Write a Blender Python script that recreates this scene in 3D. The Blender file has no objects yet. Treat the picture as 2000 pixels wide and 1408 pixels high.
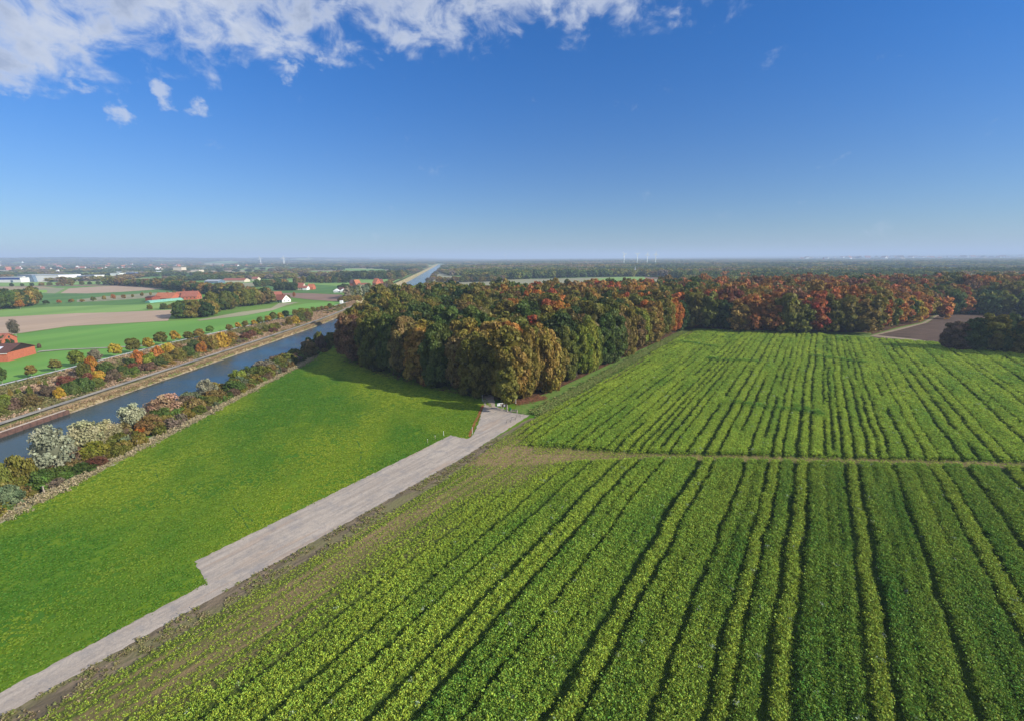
import bpy, bmesh, math, random
import numpy as np
from mathutils import Vector, Matrix, Euler

random.seed(7)
RNG = np.random.default_rng(7)
sc = bpy.context.scene
COL = sc.collection

# ------------------------------------------------------------------ camera
FPX, H, ROLL = 900.0, 42.0, 0.0055
PIT = math.atan(199.5 / FPX)
cam_d = bpy.data.cameras.new('camera')
cam_d.sensor_width = 36.0
cam_d.lens = 36.0 * FPX / 2000.0
cam_d.clip_start = 0.5
cam_d.clip_end = 90000.0
cam = bpy.data.objects.new('camera', cam_d)
COL.objects.link(cam)
CAM_R = Matrix.Rotation(math.pi / 2 - PIT, 3, 'X') @ Matrix.Rotation(-ROLL, 3, 'Z')
cam.matrix_world = Matrix.Translation((0, 0, H)) @ CAM_R.to_4x4()
sc.camera = cam

# ------------------------------------------------------------------ sun + sky
SUN_DIR = Vector((0.94, -0.345, 0)).normalized()
SUN_EL = math.radians(25.5)
SUN_AZ = math.atan2(SUN_DIR.x, SUN_DIR.y)
sd = Vector((SUN_DIR.x * math.cos(SUN_EL), SUN_DIR.y * math.cos(SUN_EL), math.sin(SUN_EL)))
sun_l = bpy.data.lights.new('sun', 'SUN')
sun_l.energy = 5.0
sun_l.angle = math.radians(0.5)
sun_l.color = (1.0, 0.94, 0.80)
sun = bpy.data.objects.new('sun', sun_l)
COL.objects.link(sun)
sun.rotation_euler = sd.to_track_quat('Z', 'Y').to_euler()
sun.location = (0, 0, 500)

sc.view_settings.view_transform = 'Standard'
sc.view_settings.look = 'None'
sc.view_settings.gamma = 1.0
sc.view_settings.exposure = 0.50
sc.cycles.max_bounces = 5
sc.cycles.diffuse_bounces = 2
sc.cycles.glossy_bounces = 2
sc.cycles.transmission_bounces = 2
sc.cycles.volume_bounces = 0
sc.cycles.transparent_max_bounces = 4
sc.cycles.use_adaptive_sampling = False
sc.cycles.caustics_reflective = False
sc.cycles.caustics_refractive = False


class NT:
    """small node-tree helper"""
    def __init__(s, tree):
        s.t = tree; s.n = tree.nodes; s.l = tree.links

    def new(s, typ, ins=None, **props):
        nd = s.n.new(typ)
        for k, v in props.items():
            setattr(nd, k, v)
        for k, v in (ins or {}).items():
            sock = nd.inputs[k]
            if isinstance(v, bpy.types.NodeSocket):
                s.l.new(v, sock)
            else:
                sock.default_value = v
        return nd

    def math(s, op, a, b=None, c=None, clamp=False):
        nd = s.n.new('ShaderNodeMath'); nd.operation = op; nd.use_clamp = clamp
        for i, v in enumerate((a, b, c)):
            if v is None: continue
            if isinstance(v, bpy.types.NodeSocket): s.l.new(v, nd.inputs[i])
            else: nd.inputs[i].default_value = v
        return nd.outputs[0]

    def mix(s, f, a, b, blend='MIX'):
        nd = s.n.new('ShaderNodeMix'); nd.data_type = 'RGBA'; nd.blend_type = blend
        for k, v in ((0, f), (6, a), (7, b)):
            if isinstance(v, bpy.types.NodeSocket): s.l.new(v, nd.inputs[k])
            elif k == 0: nd.inputs[0].default_value = v
            else: nd.inputs[k].default_value = (v[0], v[1], v[2], 1)
        return nd.outputs[2]

    def maprange(s, v, a, b, c=0.0, d=1.0, smooth=True):
        nd = s.n.new('ShaderNodeMapRange')
        if smooth: nd.interpolation_type = 'SMOOTHSTEP'
        s.l.new(v, nd.inputs[0])
        for i, q in enumerate((a, b, c, d)):
            nd.inputs[i + 1].default_value = q
        return nd.outputs[0]


world = bpy.data.worlds.new('World')
sc.world = world
world.use_nodes = True
w = NT(world.node_tree)
w.n.clear()
sky = w.new('ShaderNodeTexSky', sky_type='NISHITA')
sky.sun_disc = False
sky.sun_elevation = SUN_EL
sky.sun_rotation = SUN_AZ
sky.altitude = 100
sky.air_density = 1.0
sky.dust_density = 0.25
sky.ozone_density = 2.0
tc = w.new('ShaderNodeTexCoord')
sep = w.new('ShaderNodeSeparateXYZ', {0: tc.outputs['Generated']})
clear = w.mix(w.maprange(sep.outputs[2], 0.0, 0.42), (0.60, 0.86, 1.28), (0.21, 0.90, 1.78))
hs = w.new('ShaderNodeMix', data_type='RGBA', blend_type='MULTIPLY')
hs.inputs[0].default_value = 1.0
w.l.new(sky.outputs[0], hs.inputs[6]); w.l.new(clear, hs.inputs[7])
zc = w.math('MAXIMUM', sep.outputs[2], 0.02)
px_ = w.math('DIVIDE', sep.outputs[0], zc)
py_ = w.math('DIVIDE', sep.outputs[1], zc)
pv = w.new('ShaderNodeCombineXYZ', {0: px_, 1: py_, 2: 0.0})
pq = w.new('ShaderNodeVectorMath', {0: tc.outputs['Generated'], 1: (1.0, 1.0, 1.35)}, operation='MULTIPLY')
# edge of the cloud deck: the deck lies overhead (small py_) and ends along a slanting line
nz1 = w.new('ShaderNodeTexNoise', {'Vector': pv.outputs[0], 'Scale': 2.3, 'Detail': 3.0, 'Roughness': 0.55})
nz2 = w.new('ShaderNodeTexNoise', {'Vector': pq.outputs[0], 'Scale': 17.0, 'Detail': 9.0, 'Roughness': 0.6, 'Distortion': 0.35})
edge = w.math('ADD', w.math('MULTIPLY', px_, -0.19), 2.44)      # y of the edge at x
edge = w.math('ADD', edge, w.math('MULTIPLY', w.math('SUBTRACT', nz1.outputs[0], 0.5), 0.9))
dist = w.math('SUBTRACT', edge, py_)
dens = w.maprange(dist, -0.42, 0.55)
right = w.maprange(px_, 0.45, 1.25, 1.0, 0.0)
dens = w.math('MULTIPLY', dens, right)
field = w.math('ADD', w.math('MULTIPLY', dens, 0.46), w.math('MULTIPLY', w.math('SUBTRACT', nz2.outputs[0], 0.5), 1.2))
# small puffs lower down
puffs = None
for (cx, cy, r) in ((-2.73, 3.52, .17), (-2.46, 2.97, .20), (-2.85, 2.95, .17), (-2.12, 3.43, .13), (-2.28, 3.33, .10), (-1.18, 2.72, .14), (-0.95, 2.62, .1), (-2.1, 3.05, .1)):
    ln_ = math.sqrt(cx * cx + cy * cy + 1)
    r = r / ln_ * 1.25
    dd = w.new('ShaderNodeVectorMath', {0: tc.outputs['Generated'], 1: (cx / ln_, cy / ln_, 1 / ln_)}, operation='DISTANCE')
    g = w.maprange(dd.outputs['Value'], 0.0, r, 0.40, 0.0)
    puffs = g if puffs is None else w.math('MAXIMUM', puffs, g)
nz3 = w.new('ShaderNodeTexNoise', {'Vector': pq.outputs[0], 'Scale': 42.0, 'Detail': 6.0, 'Roughness': 0.6})
pf = w.math('ADD', puffs, w.math('MULTIPLY', w.math('SUBTRACT', nz3.outputs[0], 0.5), 0.9))
f1 = w.maprange(field, 0.16, 0.56)
f2 = w.maprange(pf, 0.25, 0.50, 0.0, 0.75)
cover = w.math('MAXIMUM', f1, f2)
cover = w.math('MULTIPLY', cover, 0.93)
thick = w.maprange(field, 0.38, 0.62)
nz4 = w.new('ShaderNodeTexNoise', {'Vector': pq.outputs[0], 'Scale': 8.0, 'Detail': 5.0, 'Roughness': 0.6})
body = w.math('MULTIPLY', thick, w.maprange(nz4.outputs[0], 0.35, 0.62))
ccol = w.mix(body, (7.6, 8.3, 9.8), (4.2, 5.1, 7.2))
skycol = w.mix(cover, hs.outputs[2], ccol)
bg = w.new('ShaderNodeBackground', {'Color': skycol, 'Strength': 0.058})
wo = w.new('ShaderNodeOutputWorld', {0: bg.outputs[0]})


# ------------------------------------------------------------------ geometry helpers
def ray(x, y):
    return CAM_R @ Vector((x - 1000.0, 704.0 - y, -FPX))


def at(x, y, z=0.0):
    d = ray(x, y)
    t = (z - H) / d.z
    return (d.x * t, d.y * t)


CAM_RI = CAM_R.transposed()


def proj(X, Y, Z):
    c = CAM_RI @ Vector((X, Y, Z - H))
    if c.z > -0.1: return (-9999, -9999)
    return (1000 + FPX * c.x / -c.z, 704 - FPX * c.y / -c.z)


DN = math.hypot(0.655, 1.0)
DX, DY = 0.655 / DN, 1.0 / DN           # direction of the crop rows


def st(X, Y): return (X * DY - Y * DX, X * DX + Y * DY)
def xy(s, t): return (s * DY + t * DX, -s * DX + t * DY)


def xL(y):
    """x of the left water edge"""
    y = np.asarray(y, float)
    d = np.maximum(y - 300.0, 0)
    return -136.5 - 0.131 * (np.sqrt(d * d + 90.0 ** 2) - 90.0)


def roff(y):
    """offset of the upper road from the left water edge"""
    return np.interp(y, [-500, 235, 300, 340, 420, 470, 560, 5000], [-41, -39.5, -33, -30, -18, -12, -11, -11])


CEND = 3650.0


def canal_z(x, y):
    u = np.asarray(x, float) - xL(y)
    y = np.asarray(y, float)
    r = roff(y)
    top = r + 3.0
    foot = np.maximum(top + 2.5, -10.5)
    foot = np.maximum(np.minimum(-9.5, top + 22), top + 2.0)
    z = np.zeros_like(u)
    a = (u > top) & (u <= foot)
    z = np.where(a, -3.0 * (u - top) / (foot - top), z)
    z = np.where((u > foot) & (u <= -2.2), -3.0, z)
    z = np.where((u > -2.2) & (u <= 1.5), -3.0 - 3.2 * (u + 2.2) / 3.7, z)
    z = np.where((u > 1.5) & (u < 33.5), -6.2, z)
    z = np.where((u >= 33.5) & (u < 42), -6.2 + 6.2 * (u - 33.5) / 8.5, z)
    fade = np.clip((CEND - y) / 60.0, 0, 1)
    return z * fade


def sstep(v, a, b):
    q = np.clip((v - a) / (b - a), 0, 1)
    return q * q * (3 - 2 * q)


def hashn(ix, iy, seed):
    h = (ix.astype(np.int64) * 374761393 + iy.astype(np.int64) * 668265263 + seed * 1442695041) & 0x7fffffff
    h = ((h ^ (h >> 13)) * 1274126177) & 0x7fffffff
    h = h ^ (h >> 16)
    return (h & 0xffff) / 65535.0


def vnoise(x, y, seed=0):
    x = np.asarray(x, float); y = np.asarray(y, float)
    ix = np.floor(x); iy = np.floor(y)
    fx = x - ix; fy = y - iy
    fx = fx * fx * (3 - 2 * fx); fy = fy * fy * (3 - 2 * fy)
    ix = ix.astype(np.int64); iy = iy.astype(np.int64)
    a = hashn(ix, iy, seed); b = hashn(ix + 1, iy, seed)
    c = hashn(ix, iy + 1, seed); d = hashn(ix + 1, iy + 1, seed)
    return (a * (1 - fx) + b * fx) * (1 - fy) + (c * (1 - fx) + d * fx) * fy


def fbm(x, y, seed=0, o=4):
    s = 0; a = 0.5; t = 0
    for k in range(o):
        s = s + a * vnoise(x * 2 ** k, y * 2 ** k, seed + k * 17); t += a; a *= 0.5
    return s / t


def gz(x, y):
    """ground height: flat plain, low hills on the horizon"""
    x = np.asarray(x, float); y = np.asarray(y, float)
    r = np.hypot(x, y)
    left = sstep(r, 3500, 9500) * sstep(-x, -200, 4500) * (25 + 75 * fbm(x / 2600, y / 2600, 3))
    rt = sstep(r, 7500, 15000) * sstep(x, 2500, 15000) * (20 + 110 * fbm(x / 5000, y / 5000, 9))
    return left + rt + canal_z(x, y)


def obj(name, me, mats=None, parent=None, **props):
    o = bpy.data.objects.new(name, me)
    COL.objects.link(o)
    if mats is not None and len(me.materials) == 0:
        for m in (mats if isinstance(mats, (list, tuple)) else [mats]):
            me.materials.append(m)
    if parent: o.parent = parent
    for k, v in props.items(): o[k] = v
    return o


def thing(name, label, cat, loc=(0, 0, 0), rz=0.0, group=None):
    o = bpy.data.objects.new(name, None)
    COL.objects.link(o)
    o.location = loc; o.rotation_euler = (0, 0, rz)
    o.empty_display_size = 0.1
    tag(o, label, cat, group)
    return o


def tag(o, label, cat, group=None):
    o['label'] = label; o['category'] = cat
    if group: o['group'] = group
    return o


def np_mesh(name, V, Fq, attrs=None, smooth=False):
    """V (n,3), Fq (m,k) array of faces of equal size k (or list of arrays)"""
    me = bpy.data.meshes.new(name)
    V = np.asarray(V, np.float32)
    Fl = Fq if isinstance(Fq, list) else [Fq]
    Fl = [np.asarray(f, np.int32) for f in Fl if len(f)]
    me.vertices.add(len(V))
    me.vertices.foreach_set('co', V.ravel())
    nl = sum(f.size for f in Fl); nf = sum(len(f) for f in Fl)
    if nf:
        me.loops.add(nl)
        me.loops.foreach_set('vertex_index', np.concatenate([f.ravel() for f in Fl]))
        me.polygons.add(nf)
        tot = np.concatenate([np.full(len(f), f.shape[1], np.int32) for f in Fl])
        start = np.concatenate([[0], np.cumsum(tot)[:-1]]).astype(np.int32)
        me.polygons.foreach_set('loop_start', start)
        me.polygons.foreach_set('loop_total', tot)
    me.update(calc_edges=True)
    if smooth and nf:
        me.polygons.foreach_set('use_smooth', np.ones(nf, bool))
    for k, (dom, typ, arr) in (attrs or {}).items():
        a = me.attributes.new(k, typ, dom)
        key = {'FLOAT': 'value', 'FLOAT_VECTOR': 'vector', 'FLOAT_COLOR': 'color', 'INT': 'value', 'BOOLEAN': 'value'}[typ]
        a.data.foreach_set(key, np.asarray(arr).ravel())
    return me


class MB:
    """collects boxes, tubes and quads into one mesh"""
    def __init__(s): s.v = []; s.f = []

    def add(s, vs, fs):
        n = len(s.v); s.v += [tuple(v) for v in vs]; s.f += [tuple(i + n for i in f) for f in fs]
        return s

    def box(s, c, d, rz=0.0):
        cx, cy, cz = c; hx, hy, hz = d[0] / 2, d[1] / 2, d[2] / 2
        ca, sa = math.cos(rz), math.sin(rz)
        vs = []
        for z in (-hz, hz):
            for (a, b) in ((-hx, -hy), (hx, -hy), (hx, hy), (-hx, hy)):
                vs.append((cx + a * ca - b * sa, cy + a * sa + b * ca, cz + z))
        return s.add(vs, [(3, 2, 1, 0), (4, 5, 6, 7), (0, 1, 5, 4), (1, 2, 6, 5), (2, 3, 7, 6), (3, 0, 4, 7)])

    def tube(s, pts, rad, n=7):
        pts = [Vector(p) for p in pts]
        rs = rad if isinstance(rad, (list, tuple)) else [rad] * len(pts)
        rings = []
        for i, p in enumerate(pts):
            d = (pts[min(i + 1, len(pts) - 1)] - pts[max(i - 1, 0)]).normalized()
            up = Vector((0, 0, 1)) if abs(d.z) < 0.9 else Vector((1, 0, 0))
            a = d.cross(up).normalized(); b = d.cross(a).normalized()
            rings.append([p + (a * math.cos(2 * math.pi * k / n) + b * math.sin(2 * math.pi * k / n)) * rs[i] for k in range(n)])
        vs = [v for r in rings for v in r]
        fs = []
        for i in range(len(rings) - 1):
            for k in range(n):
                k2 = (k + 1) % n
                fs.append((i * n + k, i * n + k2, (i + 1) * n + k2, (i + 1) * n + k))
        fs.append(tuple(range(n - 1, -1, -1)))
        fs.append(tuple((len(rings) - 1) * n + k for k in range(n)))
        return s.add(vs, fs)

    def build(s, name, mat, parent=None, smooth=False, **props):
        me = bpy.data.meshes.new(name)
        me.from_pydata(s.v, [], s.f)
        me.update()
        if smooth:
            for p in me.polygons: p.use_smooth = True
        return obj(name, me, mat, parent, **props)


# ------------------------------------------------------------------ materials
def principled(name, color=(.5, .5, .5), rough=0.8, spec=0.3, metal=0.0):
    m = bpy.data.materials.new(name)
    m.use_nodes = True
    nt = NT(m.node_tree)
    b = nt.n['Principled BSDF']
    b.inputs['Base Color'].default_value = (*color, 1)
    b.inputs['Roughness'].default_value = rough
    b.inputs['Specular IOR Level'].default_value = spec
    b.inputs['Metallic'].default_value = metal
    return m, nt, b


def noisy(name, c1, c2, scale=1.0, rough=0.85, spec=0.2, detail=4, lo=0.35, hi=0.65, bump=0.0, bscale=None, vec=None, c3=None, c3s=0.1, metal=0.0):
    m, nt, b = principled(name, c1, rough, spec, metal)
    g = nt.new('ShaderNodeTexCoord')
    co = g.outputs['Object']
    if vec:
        mp = rotscale(nt, co, vec[0], vec[1], vec[2])
        cv = mp.outputs[0]
    else:
        cv = co
    n = nt.new('ShaderNodeTexNoise', {'Vector': cv, 'Scale': scale, 'Detail': float(detail), 'Roughness': 0.6})
    f = nt.maprange(n.outputs[0], lo, hi)
    c = nt.mix(f, c1, c2)
    if c3:
        n3 = nt.new('ShaderNodeTexNoise', {'Vector': cv, 'Scale': c3s, 'Detail': 3.0})
        c = nt.mix(nt.maprange(n3.outputs[0], 0.42, 0.62), c, c3)
    nt.l.new(c, b.inputs['Base Color'])
    if bump:
        nb = nt.new('ShaderNodeTexNoise', {'Vector': co, 'Scale': bscale or scale * 4, 'Detail': 4.0})
        bp = nt.new('ShaderNodeBump', {'Strength': 1.0, 'Distance': bump, 'Height': nb.outputs[0]})
        nt.l.new(bp.outputs[0], b.inputs['Normal'])
    return m


def rotscale(nt, v, rot, sx, sy):
    r = nt.new('ShaderNodeMapping', {'Vector': v, 'Rotation': (0, 0, rot)})
    return nt.new('ShaderNodeMapping', {'Vector': r.outputs[0], 'Scale': (sx, sy, 1)})


def leaf_material(name, instancer=False, bright=1.0):
    m = bpy.data.materials.new(name)
    m.use_nodes = True
    nt = NT(m.node_tree)
    nt.n.clear()
    if instancer:
        base = nt.new('ShaderNodeAttribute', attribute_type='INSTANCER', attribute_name='col').outputs['Color']
    else:
        base = nt.new('ShaderNodeObjectInfo').outputs['Color']
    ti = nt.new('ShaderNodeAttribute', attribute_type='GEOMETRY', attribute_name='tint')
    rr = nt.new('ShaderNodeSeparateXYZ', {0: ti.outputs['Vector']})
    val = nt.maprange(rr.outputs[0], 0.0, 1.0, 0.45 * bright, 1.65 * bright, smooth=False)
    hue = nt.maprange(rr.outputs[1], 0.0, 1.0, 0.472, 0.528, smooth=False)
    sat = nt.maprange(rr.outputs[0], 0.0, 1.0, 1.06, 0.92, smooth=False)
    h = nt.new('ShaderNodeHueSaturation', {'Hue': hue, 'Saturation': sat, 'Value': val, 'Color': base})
    d = nt.new('ShaderNodeBsdfDiffuse', {'Color': h.outputs[0]})
    t = nt.new('ShaderNodeBsdfTranslucent', {'Color': h.outputs[0]})
    g = nt.new('ShaderNodeBsdfGlossy', {'Color': (1, 1, 1, 1), 'Roughness': 0.45})
    mx = nt.new('ShaderNodeMixShader', {0: 0.28, 1: d.outputs[0], 2: t.outputs[0]})
    mg = nt.new('ShaderNodeMixShader', {0: 0.006, 1: mx.outputs[0], 2: g.outputs[0]})
    nt.new('ShaderNodeOutputMaterial', {0: mg.outputs[0]})
    return m


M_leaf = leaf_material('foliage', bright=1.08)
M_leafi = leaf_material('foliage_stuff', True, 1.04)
M_bark = noisy('bark', (0.13, 0.10, 0.075), (0.055, 0.042, 0.032), 3.0, bump=0.02)
M_palebark = noisy('pale_bark', (0.36, 0.33, 0.28), (0.17, 0.15, 0.12), 3.0, bump=0.02)
M_brick = noisy('red_brick', (0.47, 0.14, 0.075), (0.36, 0.105, 0.06), 2.5)
M_brickdark = noisy('dark_red_brick', (0.30, 0.075, 0.045), (0.2, 0.055, 0.035), 2.0)
M_tile = noisy('orange_roof_tile', (0.46, 0.17, 0.08), (0.34, 0.11, 0.06), 0.8)
M_tilered = noisy('red_roof_tile', (0.33, 0.12, 0.08), (0.24, 0.085, 0.06), 0.8)
M_tiledark = noisy('dark_roof_tile', (0.10, 0.05, 0.045), (0.07, 0.04, 0.04), 1.5)
M_brownroof = noisy('brown_roof_sheet', (0.12, 0.055, 0.045), (0.085, 0.042, 0.036), 1.0)
M_timber = noisy('dark_timber', (0.035, 0.022, 0.018), (0.02, 0.014, 0.012), 2.0)
M_white = noisy('white_paint', (0.78, 0.78, 0.76), (0.66, 0.66, 0.65), 1.5, rough=0.6)
M_cream = noisy('cream_render', (0.62, 0.55, 0.42), (0.5, 0.44, 0.34), 1.0)
M_metal = noisy('galvanised_steel', (0.48, 0.5, 0.52), (0.36, 0.38, 0.4), 1.0, rough=0.45, metal=0.3)
M_blue = noisy('blue_cladding', (0.02, 0.06, 0.30), (0.015, 0.045, 0.22), 0.5, rough=0.5)
M_bluegrey = noisy('blue_grey_cladding', (0.14, 0.20, 0.28), (0.09, 0.14, 0.2), 0.3, rough=0.5)
M_glass, _, _ = principled('window_glass', (0.03, 0.04, 0.05), 0.12, 0.6)
M_skylight, _, _ = principled('skylight_sheet', (0.65, 0.68, 0.78), 0.35, 0.5)
M_foil = noisy('green_foil', (0.20, 0.42, 0.33), (0.14, 0.33, 0.26), 0.6, rough=0.4)
M_wood = noisy('grey_wood', (0.42, 0.36, 0.29), (0.27, 0.22, 0.17), 6.0)
M_rubber, _, _ = principled('rubber', (0.02, 0.02, 0.02), 0.8)
M_greenplastic, _, _ = principled('green_plastic', (0.015, 0.12, 0.05), 0.5)
M_darksteel, _, _ = principled('dark_steel', (0.05, 0.05, 0.055), 0.5, 0.5, 0.5)
M_black, _, _ = principled('dark_board', (0.05, 0.035, 0.03), 0.6)
M_sheetpile = noisy('rusty_sheet_pile', (0.13, 0.07, 0.055), (0.085, 0.05, 0.042), 1.2)


# ------------------------------------------------------------------ ground
def ground_material():
    m, nt, b = principled('farmland', rough=0.95, spec=0.1)
    g = nt.new('ShaderNodeNewGeometry')
    P = g.outputs['Position']
    mp = rotscale(nt, P, 0.3, 0.0022, 0.0035)
    v = nt.new('ShaderNodeTexVoronoi', {'Vector': mp.outputs[0], 'Scale': 1.0, 'Randomness': 0.9}, feature='F1', voronoi_dimensions='2D')
    sp = nt.new('ShaderNodeSeparateColor', {0: v.outputs['Color']})
    r = nt.new('ShaderNodeValToRGB', {0: sp.outputs[0]})
    r.color_ramp.interpolation = 'CONSTANT'
    stops = [(0, (0.14, 0.27, 0.06)), (.28, (0.20, 0.31, 0.08)), (.45, (0.40, 0.30, 0.2)), (.62, (0.14, 0.22, 0.07)), (.76, (0.32, 0.30, 0.16)), (.9, (0.24, 0.36, 0.09))]
    els = r.color_ramp.elements
    while len(els) < len(stops): els.new(0.5)
    for e, (p, c) in zip(els, stops): e.position = p; e.color = (*c, 1)
    n = nt.new('ShaderNodeTexNoise', {'Vector': P, 'Scale': 0.02, 'Detail': 6.0})
    near = nt.mix(nt.maprange(n.outputs[0], 0.35, 0.65), (0.115, 0.235, 0.035), (0.17, 0.265, 0.05))
    ln = nt.new('ShaderNodeVectorMath', {0: P}, operation='LENGTH')
    f = nt.maprange(ln.outputs['Value'], 750, 900)
    c = nt.mix(f, near, r.outputs[0])
    n2 = nt.new('ShaderNodeTexNoise', {'Vector': P, 'Scale': 0.6, 'Detail': 6.0})
    c = nt.mix(nt.maprange(n2.outputs[0], 0.3, 0.7, 0.0, 0.35), c, (0.08, 0.13, 0.03))
    # the canal banks: dry grass and earth below the level of the plain
    bank = nt.new('ShaderNodeAttribute', attribute_type='GEOMETRY', attribute_name='bank')
    n3 = nt.new('ShaderNodeTexNoise', {'Vector': P, 'Scale': 0.35, 'Detail': 8.0, 'Roughness': 0.7})
    bc = nt.mix(nt.maprange(n3.outputs[0], 0.38, 0.62), (0.26, 0.21, 0.10), (0.44, 0.34, 0.20))
    n4 = nt.new('ShaderNodeTexNoise', {'Vector': P, 'Scale': 0.09, 'Detail': 5.0})
    bc = nt.mix(nt.maprange(n4.outputs[0], 0.5, 0.62), bc, (0.17, 0.19, 0.055))
    c = nt.mix(bank.outputs['Fac'], c, bc)
    nt.l.new(c, b.inputs['Base Color'])
    nb = nt.new('ShaderNodeTexNoise', {'Vector': P, 'Scale': 1.2, 'Detail': 6.0})
    bp = nt.new('ShaderNodeBump', {'Strength': 0.6, 'Distance': 0.3, 'Height': nb.outputs[0]})
    nt.l.new(bp.outputs[0], b.inputs['Normal'])
    return m


def build_ground():
    ys = np.concatenate([np.arange(-400, 0, 40), np.arange(0, 600, 7), np.arange(600, 1500, 25), np.arange(1500, CEND - 80, 80), CEND - np.array([80, 61, 30, 0]), np.geomspace(CEND + 100, 32000, 46)])
    inner = [-45, -42, -39.5, -38, -36.5, -34, -30, -27, -24, -21, -18, -15, -13, -11, -9.5, -8, -6, -4, -2.2, 1.5, 10, 20, 33.5, 36, 38, 40, 42, 46]
    outl = -46 - np.geomspace(4, 42000, 60)[::-1]
    outr = 46 + np.geomspace(6, 42000, 60)
    us = np.concatenate([outl, inner, outr])
    U, Y = np.meshgrid(us, ys)
    X = U + xL(Y)
    Z = gz(X, Y)
    V = np.stack([X, Y, Z], -1).reshape(-1, 3)
    nx, ny = len(us), len(ys)
    i = (np.arange(ny - 1)[:, None] * nx + np.arange(nx - 1)[None, :]).ravel()
    Fq = np.stack([i, i + 1, i + nx + 1, i + nx], -1)
    r = roff(Y)
    bank = ((U > r + 1.0) & (U < 43)).astype(float) * (Y < CEND)
    me = np_mesh('ground', V, Fq, {'bank': ('POINT', 'FLOAT', bank.ravel())}, smooth=True)
    obj('ground', me, ground_material(), kind='structure')


build_ground()


def strip(name, y0, y1, ua, ub, z, mat, step=8.0, n=1, dz=0.0):
    """a ribbon that follows the canal between offsets ua and ub; z number or None to follow the ground"""
    ys = np.arange(y0, y1 + step, step)
    a = ua(ys) if callable(ua) else np.full_like(ys, ua)
    b = ub(ys) if callable(ub) else np.full_like(ys, ub)
    V = []
    for k in range(n + 1):
        u = a + (b - a) * k / n
        X = u + xL(ys)
        Z = (gz(X, ys) + dz) if z is None else np.full_like(ys, z)
        V.append(np.stack([X, ys, Z], -1))
    V = np.concatenate(V)
    m = len(ys)
    Fs = []
    for k in range(n):
        i = np.arange(m - 1) + k * m
        Fs.append(np.stack([i, i + m, i + m + 1, i + 1], -1))
    me = np_mesh(name, V, np.concatenate(Fs))
    return obj(name, me, mat, kind='structure')


# water
def water_material():
    m, nt, b = principled('canal_water', (0.020, 0.045, 0.042), 0.10, 0.4)
    g = nt.new('ShaderNodeNewGeometry')
    mp = rotscale(nt, g.outputs['Position'], 0.5, 1.0, 2.2)
    n1 = nt.new('ShaderNodeTexNoise', {'Vector': mp.outputs[0], 'Scale': 0.9, 'Detail': 5.0, 'Roughness': 0.6})
    n2 = nt.new('ShaderNodeTexNoise', {'Vector': g.outputs['Position'], 'Scale': 0.05, 'Detail': 3.0})
    amp = nt.maprange(n2.outputs[0], 0.35, 0.65, 0.35, 1.0)
    hh = nt.math('MULTIPLY', n1.outputs[0], amp)
    bp = nt.new('ShaderNodeBump', {'Strength': 1.0, 'Distance': 0.12, 'Height': hh})
    nt.l.new(bp.outputs[0], b.inputs['Normal'])
    b.inputs['IOR'].default_value = 1.33
    return m


strip('water', -300, CEND, 0.0, 36.0, -4.0, water_material(), step=20)
M_path = noisy('towpath_gravel', (0.38, 0.34, 0.28), (0.30, 0.26, 0.21), 1.5, c3=(0.24, 0.22, 0.19), c3s=0.2)
strip('towpath', -200, 470, lambda y: np.maximum(-7.2, roff(y) + 6.0), lambda y: np.maximum(-5.0, roff(y) + 8.0), -2.97, M_path, step=8)
M_asph = noisy('asphalt', (0.11, 0.11, 0.115), (0.08, 0.08, 0.085), 1.0)
strip('road', -200, 470, lambda y: roff(y) - 5.0, lambda y: roff(y) - 0.5, 0.03, M_asph, step=8)
M_path2 = noisy('pale_track', (0.40, 0.36, 0.30), (0.3, 0.27, 0.22), 0.5)
strip('bank_road', 462, 2600, lambda y: roff(y) - 4.5, lambda y: roff(y) - 0.5, 0.04, M_path2, step=20)


def poly_sheet(name, pts, z, mat, px=True, kind='structure'):
    P = [at(*p) for p in pts] if px else pts
    bm = bmesh.new()
    vs = [bm.verts.new((p[0], p[1], z)) for p in P]
    f = bm.faces.new(vs)
    if f.normal.z < 0: f.normal_flip()
    bm.normal_update()
    if f.normal.z < 0: bmesh.ops.reverse_faces(bm, faces=[f])
    bmesh.ops.triangulate(bm, faces=bm.faces[:])
    me = bpy.data.meshes.new(name)
    bm.to_mesh(me); bm.free()
    return obj(name, me, mat, kind=kind)


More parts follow.
